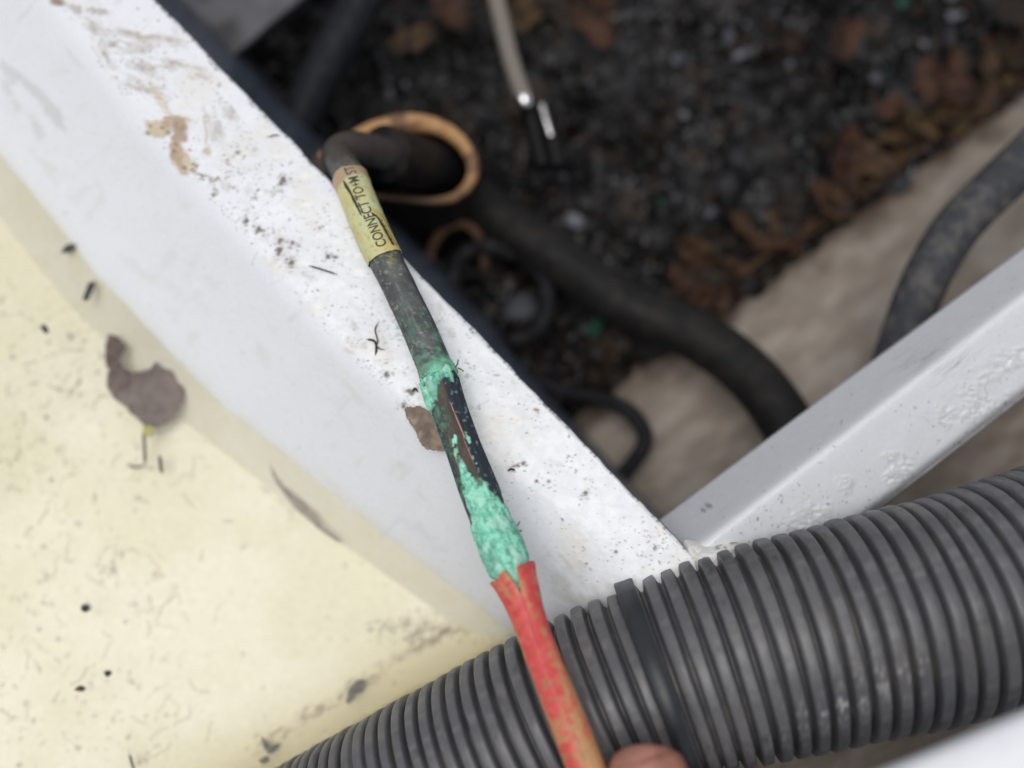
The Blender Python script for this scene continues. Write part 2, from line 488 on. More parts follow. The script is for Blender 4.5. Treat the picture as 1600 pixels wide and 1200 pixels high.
# green dust knocked off the cable
can.specks(160, (590, 455, 640, 545), lambda x, y: .7 + 0 * x, .7, 2.2, [S(120, 185, 160), S(90, 150, 130), S(150, 200, 180)], (.3, .8))
for (x, y) in [(612, 480), (622, 512), (716, 488), (722, 491), (710, 482)]:
    can.blob(x, y, 4, 2.5, 1, S(80, 160, 130), .8, .5, .6)
# peeled grey patches low on the sloping side
for (x, y, rx, ry, a) in [(8, 105, 16, 7, 1.0), (20, 118, 10, 14, -.3), (38, 128, 22, 6, .8), (55, 142, 22, 7, .7), (70, 160, 22, 8, .85), (86, 178, 12, 16, -.6), (92, 190, 8, 14, -.5), (58, 200, 7, 22, -.5), (12, 135, 10, 14, -.4), (25, 165, 5, 10, -.3)]:
    can.blob(x, y, rx, ry, a, S(206, 209, 208), .75, .3, .9, 0, None, .16)
# worn streaks by the hose end
for (x, y, a) in [(870, 862, .8), (900, 890, .85), (885, 900, .7), (925, 905, .9), (860, 900, .6)]:
    for k in range(4):
        can.blob(x + random.gauss(14, 14), y + random.gauss(14, 14), random.uniform(14, 30), random.uniform(3, 8), a, S(178, 174, 160), random.uniform(.12, .3), .9, 1.2, 0, None, .1)
for _ in range(60):
    can.blob(random.gauss(1030, 30), random.gauss(845, 20), random.uniform(1, 3), 1, random.random() * 3, random.choice(DK), .6, .4, .4)

us = np.arange(-420, 1408, 2.0)
vn = np.concatenate([np.linspace(-265, -200, 14), np.linspace(-196, -5, 64), np.linspace(-2, 170, 100)])   # used as a template, remapped per u
UU = us[:, None]
nc, nw = NC(UU), NW(UU)
tt = np.linspace(0, 1, 200)[None, :]
n_bot = nw - 95
NN = n_bot + (169.5 - n_bot) * tt
wob = 2.2 * (fbm(UU / 40, 0 * UU, 0, 3, 21) - .5) * 2
slope = 4.5 / (nc - nw)
wsoft = 9 + 22 * sstep(950, 1200, UU)
d_ = (nc - NN) / wsoft
Zp = -slope * wsoft * np.logaddexp(0, d_)
px = UU * DU[0] + NN * DN[0]; py = UU * DU[1] + NN * DN[1]
top_t = sstep(nc - 5, nc + 8, NN)
Zp = Zp + 0.10 * (fbm(px / 90, py / 90, 0, 3, 31) - .5) + top_t * 0.022 * (fbm(px / 14, py / 14, 0, 3, 33) - .5)
cc, ca, ch = can.sample(px, py)
Zp = Zp + ch * 1.0
V = P(px, py, Zp)
# rounded edge and pit wall
ed = []
for dn, z in ((171.5, -.004), (173, -.02), (174.2, -.07), (175, -.16), (176, -.4), (182, -1.5), (196, -3.5), (214, -6), (238, -9), (262, -13), (285, -16)):
    nn = N_EDGE + (dn - N_EDGE) * (np.interp(us, [-400, 300, 800, 1050, 1500], [.62, .55, .42, .16, .12]) if dn > 176.5 else 1) + wob[:, 0]
    ed.append(P(us * DU[0] + nn * DN[0], us * DU[1] + nn * DN[1], z + 0 * us))
ed = np.stack(ed, 1)
Vall = np.concatenate([V, ed], 1)
col = np.broadcast_to(WHITE, V.shape).copy()
tone = fbm(px / 60, py / 60, 0, 4, 40)
col = mixc(col, S(222, 218, 208), top_t * sstep(.5, .8, tone) * .5)
tide = np.exp(-np.clip(NN - nw, 0, 200) / 9.0) * (.35 + .5 * fbm(px / 30, py / 30, 0, 3, 41))
col = mixc(col, S(212, 209, 192), np.clip(tide, 0, 1))
col = mixc(col, cc, ca)
ecol = np.broadcast_to(S(214, 216, 220), ed.shape).copy()
wall_glow = S(92, 102, 120)  # dark wall tone with the bluish edge glow painted in, fading downward
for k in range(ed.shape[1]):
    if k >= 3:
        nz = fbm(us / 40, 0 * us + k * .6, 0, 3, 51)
        ecol[:, k] = mixc(np.broadcast_to(wall_glow, (len(us), 3)), S(40, 41, 46), np.clip(.5 * nz + .10 * (k - 4), 0, 1))
    else:
        nz = fbm(us / 5, 0 * us, 0, 3, 52)
        ecol[:, k] = mixc(ecol[:, k], S(120, 118, 116), sstep(.55, .7, nz) * .7)
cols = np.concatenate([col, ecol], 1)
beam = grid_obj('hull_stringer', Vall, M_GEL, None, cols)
tag(beam, 'long white fibreglass beam with dirt-specked flat top running from the upper left', 'beam')

# ---- cross beam on the right
R0 = np.array([1085.0, 860.0]); DA = np.array([0.790, -0.613]); DM = np.array([0.613, 0.790])
can2 = Canvas(2400, 1600)
def dens2(x, y):
    m = (x - R0[0]) * DM[0] + (y - R0[1]) * DM[1]; a = (x - R0[0]) * DA[0] + (y - R0[1]) * DA[1]
    return (m > 8) * (.15 + .6 * np.exp(-((a - 110) / 90) ** 2) * np.exp(-((m - 45) / 30) ** 2) + .3 * sstep(60, 120, m)) + (m < 0) * .08
can2.specks(3500, (1050, 380, 1650, 960), dens2, .7, 2.4, DK + BR, (.25, .8), 3)
can2.specks(260, (1050, 700, 1300, 960), dens2, 1.0, 3.2, DK + BR, (.3, .85), 2)
can2.hairs(60, (1050, 400, 1650, 960), dens2, DK, 8, 30, 1, .5)
for (x, y, r) in [(1099, 797, 5), (1108, 790, 7), (1430, 637, 3), (1304, 698, 3)]:
    can2.blob(x, y, r, r * .6, .5, S(110, 110, 112), .7, .5, .6)
for _ in range(70):
    x, y = random.gauss(1440, 30), random.gauss(570, 18)
    can2.stroke([(x, y), (x + 14, y - 9), (x + 26, y - 20)], 1.1, S(150, 152, 160), .25)
as_ = np.arange(-60, 1000, 2.0)[:, None]
ms_ = np.concatenate([np.linspace(-66, 124, 100)])[None, :]
taper = np.interp(as_, [-60, 0, 250, 700, 1000], [1.10, 1.06, 1.0, .86, .8])
mm = np.where(ms_ < 0, ms_ * taper, ms_)
px = R0[0] + as_ * DA[0] + mm * DM[0]; py = R0[1] + as_ * DA[1] + mm * DM[1]
sp = lambda x, w: w * np.logaddexp(0, x / w)
flake = sstep(.45, .62, fbm(px / 40, py / 40, 0, 2, 61)) * sstep(30, 60, mm) * sstep(60, 180, as_)
z = -0.040 * sp(-mm, 4) - 0.0085 * sp(mm, 4) - 0.10 * sp(mm - 118, 3) + 0.06 * (fbm(px / 60, py / 60, 0, 3, 62) - .5)
rid = np.abs(fbm(px / 13, py / 9, 0, 3, 63) - .5)
z = z + flake * 0.10 * (0.25 - rid) * 2
c2, a2, h2 = can2.sample(px, py)
z = z + h2
V = P(px, py, z)
col = np.broadcast_to(S(214, 216, 220), V.shape).copy()
col = mixc(col, S(196, 194, 190), flake * sstep(.12, .02, rid) * .5)
col = mixc(col, c2, a2)
aa = as_[:, 0]
def edge_row(m, zz):
    return P(R0[0] + aa * DA[0] + m * DM[0], R0[1] + aa * DA[1] + m * DM[1], zz + 0 * aa)
tp = taper[:, 0]
lft = [edge_row(-60 * tp, -14), edge_row(-61 * tp, -8), edge_row(-64 * tp, -4), edge_row(-66.8 * tp, -3.0)]
rgt = [edge_row(126.5, -1.75), edge_row(127.5, -2.3), edge_row(127, -3.4), edge_row(122, -6), edge_row(112, -12)]
Vall = np.concatenate([np.stack(lft, 1), V, np.stack(rgt, 1)], 1)
el = np.broadcast_to(S(206, 204, 200), (len(aa), 4, 3)); er = np.broadcast_to(S(150, 148, 146), (len(aa), 5, 3))
cross = grid_obj('cross_beam', Vall, M_GEL, None, np.concatenate([el, col, er], 1), flip=True)
tag(cross, 'white cross beam with rounded ridge above the corrugated hose', 'beam')
# resin lump in the corner
th = np.linspace(0, 2 * math.pi, 72, endpoint=False); rr = np.linspace(0, 1, 30)
RR, TT = np.meshgrid(rr, th, indexing='ij')
lx = 1112 + RR * (44 * np.cos(TT) + 14 * np.cos(2 * TT + 1)) ; ly = 880 + RR * (42 * np.sin(TT) + 8 * np.sin(3 * TT))
lz = 0.60 * (1 - RR ** 2.2) - .35 + .22 * (fbm(lx / 16, ly / 16, 0, 4, 71) - .5)
lc = np.broadcast_to(S(222, 220, 216), lx.shape + (3,)).copy()
lc = mixc(lc, S(110, 102, 94), sstep(.60, .8, fbm(lx / 11, ly / 11, 0, 5, 72) + .18 * RR * (lx > 1118)) * .8)
grid_obj('resin_lump', P(lx, ly, lz), M_GEL, cross, lc, wrap=True, flip=True)

# ---- flooded compartment on the left: stained bed and water
bx = np.arange(-420, 1010, 3.0); by = np.arange(-260, 1560, 3.0)
BX, BY = np.meshgrid(bx, by, indexing='ij')
can3 = Canvas(1900, 1800)
can3.OX, can3.OY = -420, -260
TANS = [S(150, 138, 108), S(170, 158, 126), S(124, 112, 90), S(104, 96, 84)]
can3.specks(2600, (-400, -200, 900, 1400), lambda x, y: .4 + 0 * x, 1.5, 5.5, TANS, (.12, .5), 2.5, .01)
can3.specks(600, (-60, 450, 250, 1200), lambda x, y: .8 + 0 * x, 1.5, 5, TANS + DK, (.15, .6), 2, .01)
can3.hairs(150, (-60, 450, 350, 1200), lambda x, y: .8 + 0 * x, TANS, 12, 45, 2.5, .4)
for _ in range(200):
    t = random.random()
    x, y = np.interp(t, [0, .35, .6, 1], [400, 560, 660, 760]) + random.gauss(0, 9), np.interp(t, [0, .35, .6, 1], [1172, 1070, 1005, 955]) + random.gauss(0, 6)
    can3.blob(x, y, random.uniform(3, 11), random.uniform(2, 5), -.65, random.choice(TANS[2:] + BR), random.uniform(.15, .5), .8, .6)
for _ in range(110):
    x, y = random.gauss(645, 40), random.gauss(985, 14)
    can3.blob(x, y, random.uniform(2, 8), random.uniform(2, 5), -.3, random.choice(TANS[2:]), random.uniform(.15, .5), .8, .6)
for _ in range(150):                        # silt along the foot of the beam
    t = random.random()
    x, y = 170 + 300 * t + random.gauss(0, 14), 470 + 330 * t + random.gauss(0, 14)
    can3.blob(x, y, random.uniform(4, 14), random.uniform(2, 7), .8, random.choice(TANS[:3]), random.uniform(.1, .35), .9, .7)
ldir = np.array([360, -215]) / math.hypot(360, 215); lnor = np.array([-ldir[1], ldir[0]])
q = (BX - 400) * lnor[0] + (BY - 1172) * lnor[1]
bz = Z_BED + 0.018 * sp(q, 8) + .12 * (fbm(BX / 50, BY / 50, 0, 3, 81) - .5) + .03 * (fbm(BX / 9, BY / 9, 0, 2, 82) - .5)
cb, ab, hb = can3.sample(BX, BY)
bcol = np.broadcast_to(S(234, 232, 223), BX.shape + (3,)).copy()
bcol = mixc(bcol, S(222, 219, 198), sstep(.35, .75, fbm(BX / 120, BY / 120, 0, 4, 83)) * .6)
bcol = mixc(bcol, S(202, 190, 146), sstep(-90, 60, q) * .8)
bcol = mixc(bcol, cb, ab)
bed = grid_obj('bilge_floor', P(BX, BY, bz + hb), M_BED, None, bcol, flip=True, keep=un(BX, BY)[1] < -60)
tag(bed, kind='structure')
wx = np.linspace(-420, 1000, 120); wy = np.linspace(-260, 1540, 120)
WX, WY = np.meshgrid(wx, wy, indexing='ij')
wat = grid_obj('bilge_water', P(WX, WY, Z_WATER), M_WATER, None, None, flip=True, keep=un(WX, WY)[1] < -70)
tag(wat, kind='structure')

# ---- the deep bilge behind the beams: hull skin and sludge
hd = np.array([.806, -.591]); hq = np.array([.591, .806])
def qd(x, y): return (x - 1000) * hq[0] + (y - 570) * hq[1]
hx = np.arange(120, 2150, 5.0); hy = np.arange(-500, 1350, 5.0)
HX, HY = np.meshgrid(hx, hy, indexing='ij')
hz = -13.2 + 0.010 * np.clip(qd(HX, HY), -200, 900) + .12 * (fbm(HX / 120, HY / 120, 0, 2, 91) - .5) + .02 * (fbm(HX / 14, HY / 14, 0, 2, 92) - .5)
hc = np.broadcast_to(S(144, 132, 120), HX.shape + (3,)).copy()
streak = fbm((HX * hd[0] + HY * hd[1]) / 60, (HX * hq[0] + HY * hq[1]) / 22, 0, 4, 93)
hc = mixc(hc, S(112, 104, 96), sstep(.42, .75, streak) * .5)
hc = mixc(hc, S(160, 153, 145), sstep(.55, .3, streak) * .5)
hc = mixc(hc, S(70, 54, 42), sstep(60, -5, qd(HX, HY) + 70 * (fbm(HX / 30, HY / 30, 0, 3, 94) - .5)) * .9)
hull = grid_obj('hull_floor', P(HX, HY, hz), M_HULL, None, hc, flip=True)
tag(hull, kind='structure')
sx = np.arange(120, 1900, 4.0); sy = np.arange(-500, 760, 4.0)
SX, SY = np.meshgrid(sx, sy, indexing='ij')
def sludge_z(x, y):
    qq = qd(x, y)
    return -12.4 + .9 * (fbm(x / 75, y / 75, 0, 3, 101) - .5) + 1.0 * (fbm(x / 24, y / 24, 0, 3, 102) - .5) - .030 * sp(qq + 12, 8) + 0.5 * np.exp(-((qq + 60) / 40) ** 2)
sz = sludge_z(SX, SY)
sc_ = np.broadcast_to(S(20, 19, 18), SX.shape + (3,)).copy()
nz = fbm(SX / 35, SY / 35, 0, 4, 103)
sc_ = mixc(sc_, S(46, 36, 28), sstep(.5, .75, nz))
sc_ = mixc(sc_, S(48, 49, 52), sstep(.5, .7, fbm(SX / 22, SY / 22, 0, 4, 104)) * sstep(850, 1000, SX) * .7)
sc_ = mixc(sc_, S(52, 38, 25), sstep(-110, -20, qd(SX, SY)) * sstep(.4, .65, fbm(SX / 20, SY / 20, 0, 3, 105)) * .8)
sludge = grid_obj('bilge_sludge', P(SX, SY, sz), M_SLUDGE, None, sc_, flip=True)
tag(sludge, kind='structure')

# crumbs of wet dirt lying over the sludge
ico_v = []
g = (1 + 5 ** .5) / 2
for a, b in ((1, g), (-1, g), (1, -g), (-1, -g)):
    ico_v += [(0, a, b), (a, b, 0), (b, 0, a)]
bm = bmesh.new()
bmesh.ops.create_icosphere(bm, subdivisions=1, radius=1)
iv = np.array([v.co[:] for v in bm.verts]); bm.verts.index_update()
ifc = np.array([[v.index for v in f.verts] for f in bm.faces])
bm.free()
NCH = 2300
vv, ff, ccs = [], [], []
palette = [S(24, 23, 23), S(34, 33, 33), S(18, 17, 18), S(50, 50, 53), S(40, 31, 24), S(26, 23, 20), S(20, 20, 20), S(16, 15, 15)]
k = 0
while k < NCH:
    x, y = random.uniform(330, 1650), random.uniform(-150, 620)
    if qd(x, y) > 12: continue
    if x < 800 and random.random() < .75: continue
    if vnoise(x / 60., y / 60., 0, 66) < .42: continue
    r = random.uniform(.06, .2) * (1 + 2.2 * random.random() ** 4)
    zc = float(sludge_z(np.array(x), np.array(y))) + r * .2
    jit = iv * (r * np.random.default_rng(k).uniform(.6, 1.25, (len(iv), 1))) * np.array([random.uniform(.7, 1.6), random.uniform(.7, 1.6), random.uniform(.4, .9)])
    vv.append(jit + P(x, y, zc)); ff.append(ifc + k * len(iv))
    c = random.choice(palette)
    if vnoise(x / 48., y / 48., 0, 68) > .68 and random.random() < .22: c = random.choice([S(80, 82, 88), S(62, 64, 68), S(112, 114, 120)])  # pale clustered crumbs, wet glints put into their colour
    if random.random() < .006 and x > 900: c = S(44, 84, 70)
    ccs.append(np.broadcast_to(c, (len(iv), 3)))
    k += 1
crumbs = obj('sludge_crumbs', mesh_raw('sludge_crumbs', np.concatenate(vv), np.concatenate(ff), np.concatenate(ccs)), M_CHUNK)
tag(crumbs, 'small black crumbs of wet dirt scattered over the deep sludge', 'dirt', kind='stuff')

# dim panel in the upper left of the deep bilge
pv = np.array([[[220, -200], [560, -200]], [[250, 20], [490, -8]], [[340, 118], [362, 100]]], float)
pts = np.concatenate([P(np.interp(np.linspace(0, 2, 40), [0, 1, 2], pv[:, 0, 0])[:, None] * (1 - np.linspace(0, 1, 20)) + np.interp(np.linspace(0, 2, 40), [0, 1, 2], pv[:, 1, 0])[:, None] * np.linspace(0, 1, 20),
                        np.interp(np.linspace(0, 2, 40), [0, 1, 2], pv[:, 0, 1])[:, None] * (1 - np.linspace(0, 1, 20)) + np.interp(np.linspace(0, 2, 40), [0, 1, 2], pv[:, 1, 1])[:, None] * np.linspace(0, 1, 20), -9.0)])
pc = mixc(np.broadcast_to(S(84, 84, 88), pts.shape).copy(), S(46, 43, 42), sstep(.4, .7, fbm(pts[..., 0] / 1.2, pts[..., 1] / 1.2, 0, 4, 111)))
pan = solid(grid_obj('bulkhead_panel', pts, M_PANEL, None, pc, flip=True), .5)
tag(pan, 'dim grey panel in the deep bilge at the upper left', 'panel')

# ---- pale near ledge in the lower right corner
led = []
for a in np.linspace(0, 1, 60):
    x = 1180 + a * 800; y = 1280 - a * 340 + 6 * math.sin(a * 4)
    row = []
    for dy, z in ((0, 7.2), (3, 7.9), (10, 8.25), (22, 8.4), (60, 8.5), (160, 8.5), (300, 8.5), (480, 8.5)):
        row.append(P(x + dy * .35, y + dy, z))
    row.insert(0, P(x + 8, y + 12, 4.0))
    led.append(row)
ledge = grid_obj('hatch_rim', np.array(led), M_RIMW, None, None, flip=True)
tag(ledge, 'blurred pale rim in the lower right corner below the hose', 'rim')

# ================================================================== OBJECTS
# ---- corrugated hose
hp = [P(2000, 790, -.2), P(1750, 862, 0), P(1600, 912, .1), P(1480, 950, 0.1), P(1330, 985, 0), P(1180, 1020, -.2), P(1040, 1063, -.5), P(920, 1112, -.8), P(800, 1170, -1.2), P(655, 1243, -1.9), P(490, 1330, -2.9), P(320, 1420, -3.6), P(100, 1530, -4.2)]
hose = Path(hp, 900)
def s_hose(x): return float(np.interp(-x, -hose.px, hose.s))
S_TIE = s_hose(1032)
# pitch of the ribs gets tighter where the hose bends away
pitch = np.interp(hose.px, [300, 500, 650, 800, 1000, 1200, 1600], [.36, .37, .42, .48, .53, .55, .58])
phase = np.concatenate([[0], np.cumsum(np.diff(hose.s) / pitch[1:])])
def hose_r(ss, tt=None):
    ph = np.interp(ss, hose.s, phase)
    f = ph - np.floor(ph)
    g = np.abs(f - .5) * 2                       # 1 in the groove, 0 on the crown
    R = np.interp(ss, [0, s_hose(1500), s_hose(1250), S_TIE - .9, S_TIE, S_TIE + 1.2, s_hose(800), s_hose(600), hose.L], [3.32, 3.30, 3.2, 3.05, 2.86, 2.93, 2.9, 2.8, 2.75])
    rib = np.floor(ph)
    deep = (.26 + .08 * vnoise(rib * 1.7, 0 * rib, 0, 131)) * sstep(.56, .88, g) + .05 * g ** 2
    R = R + .07 * (vnoise(rib * 1.3, 0 * rib, 0, 132) - .5)
    x = np.interp(ss, hose.s, hose.px)
    soft = 1 - .75 * np.exp(-((x - 632) / 17) ** 2)
    return R - deep * soft
NR = int(phase[-1]); per = 13
hs_ = np.interp(np.linspace(0, phase[-1], NR * per), phase, hose.s)
hth = np.linspace(-math.pi, math.pi, 128, endpoint=False)
HS, HT = np.meshgrid(hs_, hth, indexing='ij')
hr = hose_r(HS)
hr = hr + .05 * (fbm(HS / 1.5, np.cos(HT) * 2, np.sin(HT) * 2, 3, 121) - .5) + .02 * (fbm(HS * 2, np.cos(HT) * 6, np.sin(HT) * 6, 2, 122) - .5)
# dents
hvx = hose.at(HS, HT, hr)
hpx, hpy = proj(hvx)
front = np.cos(HT) > -.2
for (dx, dy, rx, ry, d) in [(845, 1035, 10, 8, .08), (938, 985, 8, 6, .07), (905, 1080, 9, 7, .06), (730, 1130, 9, 12, .08), (1062, 953, 9, 6, .05), (1040, 925, 6, 9, .04)]:
    hr = hr - front * d * np.exp(-((hpx - dx) / rx) ** 2 - ((hpy - dy) / ry) ** 2)
hvx = hose.at(HS, HT, hr)
ph = np.interp(HS, hose.s, phase); g = np.abs(ph - np.floor(ph) - .5) * 2
hc = np.broadcast_to(S(88, 88, 91), HS.shape + (3,)).copy()
hc = mixc(hc, S(112, 108, 105), sstep(.4, .8, fbm(HS / 2, np.cos(HT) * 3, np.sin(HT) * 3, 4, 124)) * .45)
hc = mixc(hc, S(62, 63, 68), sstep(.5, .85, g) * .7)  # shade in the grooves between ribs, darkened in the colour
hc = mixc(hc, S(126, 116, 102), sstep(.6, .8, g) * sstep(.5, .7, fbm(HS / 1.2, np.cos(HT) * 4, np.sin(HT) * 4, 3, 134)) * .22)
str_ = sstep(.62, .72, fbm(HS * .8, HT * 22, 0, 2, 135)) * (g < .5)
hc = mixc(hc, S(134, 130, 126), str_ * .25)
scuff = sstep(.60, .70, fbm(hpx / 9, hpy / 5, 0, 3, 126)) * (np.exp(-((hpx - 1330) / 110) ** 2 - ((hpy - 1090 + (hpx - 1330) * .45) / 26) ** 2)) * (g < .6) * front
hc = mixc(hc, S(176, 172, 168), np.clip(scuff * .9, 0, 1))
speck = sstep(.76, .82, fbm(HS * 5, HT * 9, 0, 2, 127)) * (g < .6)
hc = mixc(hc, S(60, 56, 54), speck * .5)
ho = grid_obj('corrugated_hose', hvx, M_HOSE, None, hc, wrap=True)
tag(ho, 'thick grey corrugated hose crossing the lower right corner', 'hose')

# ---- cable tie round the hose
tie = empty('cable_tie', hose.at(S_TIE, math.pi, 3.1))
tag(tie, 'flat black strap tied round the corrugated hose', 'strap')
to = np.array(tie.location) / CM
prof = [(-.23, .02), (-.26, .08), (-.26, .21), (-.23, .24), (.23, .24), (.26, .21), (.26, .08), (.23, .02)]
tth = np.linspace(-math.pi, math.pi, 160, endpoint=False)
band = np.stack([np.stack([hose.at(np.full_like(tth, S_TIE + ds + .012 * 0), tth, 2.92 + dr + .03 * np.cos(tth * 3)) for ds, dr in prof], 1)], 0)[0]
f = []
n_, m_ = band.shape[:2]
for i in range(n_):
    for j in range(m_):
        f.append((i * m_ + j, ((i + 1) % n_) * m_ + j, ((i + 1) % n_) * m_ + (j + 1) % m_, i * m_ + (j + 1) % m_))
me = mesh_raw('band', band, f, origin=to)
obj('band', me, M_TIE, tie)
bm = bmesh.new(); bmesh.ops.create_cube(bm, size=1)
bmesh.ops.bevel(bm, geom=bm.edges[:], offset=.12, segments=2, affect='EDGES')
cpt = hose.at(S_TIE, math.radians(115), 3.22)
for v in bm.verts:
    v.co = Vector((cpt - to + np.array(v.co) * [.75, .7, .5]) * CM)
me = bpy.data.meshes.new('head'); bm.to_mesh(me); bm.free()
obj('head', me, M_TIE, tie)

# ---- the corroded battery cable
cp = [P(790, 300, -14), P(735, 283, -11.0), P(680, 264, -7.6), P(612, 243, -4.2), P(552, 230, -1.7), P(527, 243, -.75), P(545, 275, .05), P(566, 327, .62), P(589, 380, .85), P(619, 440, 1.0), P(652, 508, 1.15), P(682, 580, 1.35), P(704, 650, 1.5), P(733, 730, 1.75),
      P(764, 810, 2.0), P(790, 870, 2.2), P(812, 925, 2.4), P(838, 1000, 2.65), P(873, 1090, 2.95), P(912, 1190, 3.25), P(950, 1290, 3.4), P(990, 1420, 3.2), P(1040, 1560, 2.6)]
cab = Path(cp, 900)
bend = int(np.argmin(cab.px[:450]))
def s_y(y): return float(np.interp(y, cab.py[bend:], cab.s[bend:]))
wpx = lambda y: np.interp(y, [235, 300, 390, 420, 500, 570, 590, 620, 700, 760, 800, 850, 885, 905, 930, 960, 1000, 1090, 1200, 1400], [50, 50, 52, 52, 53, 55, 60, 58, 59, 66, 67, 72, 71, 60, 58, 53, 50, 55, 58, 62])
ycab = np.concatenate([np.full(bend, cab.py[bend]), cab.py[bend:]])
dep = (cab.c - CAM) @ FWD
rcab = wpx(ycab) * .5 * dep / F_PX
R_of = lambda s: np.interp(s, cab.s, rcab)
root = empty('battery_cable', P(812, 925, 2.4)); ro = np.array(root.location) / CM
tag(root, 'corroded battery cable with yellow label, green crust and red sleeve', 'cable')
nz3 = lambda V, f, sd, oc=4: fbm(V[..., 0] * f + 50, V[..., 1] * f + 50, V[..., 2] * f + 50, oc, sd)

S_LAB0, S_LAB1, S_BUL, S_RED = s_y(280), s_y(405), s_y(600), s_y(905)
def col_sheath(V, s, th):
    c = np.broadcast_to(S(72, 76, 76), V.shape).copy()
    c = mixc(c, S(104, 106, 104), sstep(.42, .72, nz3(V, 2.0, 201)) * .6)
    c = mixc(c, S(50, 52, 56), sstep(.5, .7, nz3(V, 1.3, 202)) * .5)
    px, py = proj(V)
    c = mixc(c, S(140, 132, 78), np.exp(-((px - 615 - (py - 420) * .4) / 12) ** 2) * sstep(440, 395, py) * sstep(.45, .6, nz3(V, 9, 203)) * .8)
    c = mixc(c, S(92, 140, 118), sstep(430, 600, py + 60 * (nz3(V, 3, 204) - .5) + 0.9 * (px - 640)) * sstep(.42, .66, nz3(V, 5, 205)) * .75)
    c = mixc(c, S(122, 200, 166), sstep(545, 578, py + 50 * (nz3(V, 6, 206) - .5)) * sstep(640, 690, px + 30 * (nz3(V, 7, 207) - .5)) * .9)
    c = mixc(c, S(150, 152, 146), sstep(.64, .74, nz3(V, 11, 219, 3)) * sstep(.35, .6, nz3(V, 1.7, 220)) * .7)
    c = mixc(c, S(128, 130, 122), sstep(.60, .70, fbm(s * 2.5, np.cos(th) * 9, np.sin(th) * 9, 3, 221)) * .35)
    c = mixc(c, S(70, 62, 58), sstep(275, 235, py))
    return c
tube('sheath', cab, 0, s_y(590), lambda s: R_of(s) * (1 - .05 * ((s > S_LAB0) & (s < S_LAB1))), M_SHEATH, root, 56, 420, col_sheath,
     lambda s, th: .03 * (fbm(s * 1.2, np.cos(th) * 1.5, np.sin(th) * 1.5, 3, 208) - .5) + .05 * sstep(s_y(568), s_y(588), s) * (.5 + .5 * np.sin(th)) + .05 * sstep(s_y(560), s_y(590), s) * (fbm(s * 6, np.cos(th) * 6, np.sin(th) * 6, 2, 218) - .5), origin=ro)
tube('outer_sleeve', cab, .2, float(np.interp(600, -cab.px[:bend][::-1] * -1, cab.s[:bend][::-1])), 1.02, M_BLACK, root, 40, 60,
     lambda V, s, th: mixc(np.broadcast_to(S(28, 27, 28), V.shape).copy(), S(46, 40, 36), sstep(.5, .7, nz3(V, 1.5, 209))), origin=ro)

# label wrapped round the cable
lth = np.linspace(-math.pi, math.pi, 90, endpoint=False)
lt = np.linspace(0, 1, 110)
LT, LTH = np.meshgrid(lt, lth, indexing='ij')
e0 = S_LAB0 + .05 * np.sin(LTH * 3) + .06 * (fbm(np.cos(LTH) * 5, np.sin(LTH) * 5, 0, 3, 211) - .5)
e1 = S_LAB1 + .05 * np.sin(LTH + 1) + .05 * (fbm(np.cos(LTH) * 5, np.sin(LTH) * 5, 9, 3, 212) - .5)
LS = e0 + (e1 - e0) * LT
lr = R_of(LS) * 1.0 + .035 + .025 * (fbm(LS * 2.2, np.cos(LTH) * 2, np.sin(LTH) * 2, 3, 213) - .5)
lr = lr + .012 * sstep(.16, .13, LT + .03 * np.sin(LTH * 2))        # folded brown top
LV = cab.at(LS, LTH, lr)
lc = np.broadcast_to(S(200, 195, 142), LV.shape).copy()
lc = mixc(lc, S(196, 200, 158), sstep(.4, .7, nz3(LV, 2.2, 214)) * .8)
lc = mixc(lc, S(198, 182, 108), sstep(.45, .75, nz3(LV, 1.6, 215)) * .7)
lc = mixc(lc, S(176, 150, 120), sstep(.17, .12, LT + .03 * np.sin(LTH * 2) + .03 * (nz3(LV, 5, 216) - .5)))
lc = mixc(lc, S(150, 150, 120), sstep(.62, .72, nz3(LV, 8, 217)) * .5)
label = grid_obj('label_sleeve', LV, M_LABEL, root, lc, wrap=True, origin=ro)
tag(label, 'yellowed printed label wrapped round the cable')
solid(label, .02, 1)

def lab_pt(sv, thv, off=.035):
    r = R_of(sv) + .035 + .03 + off
    return cab.at(sv, thv, r)

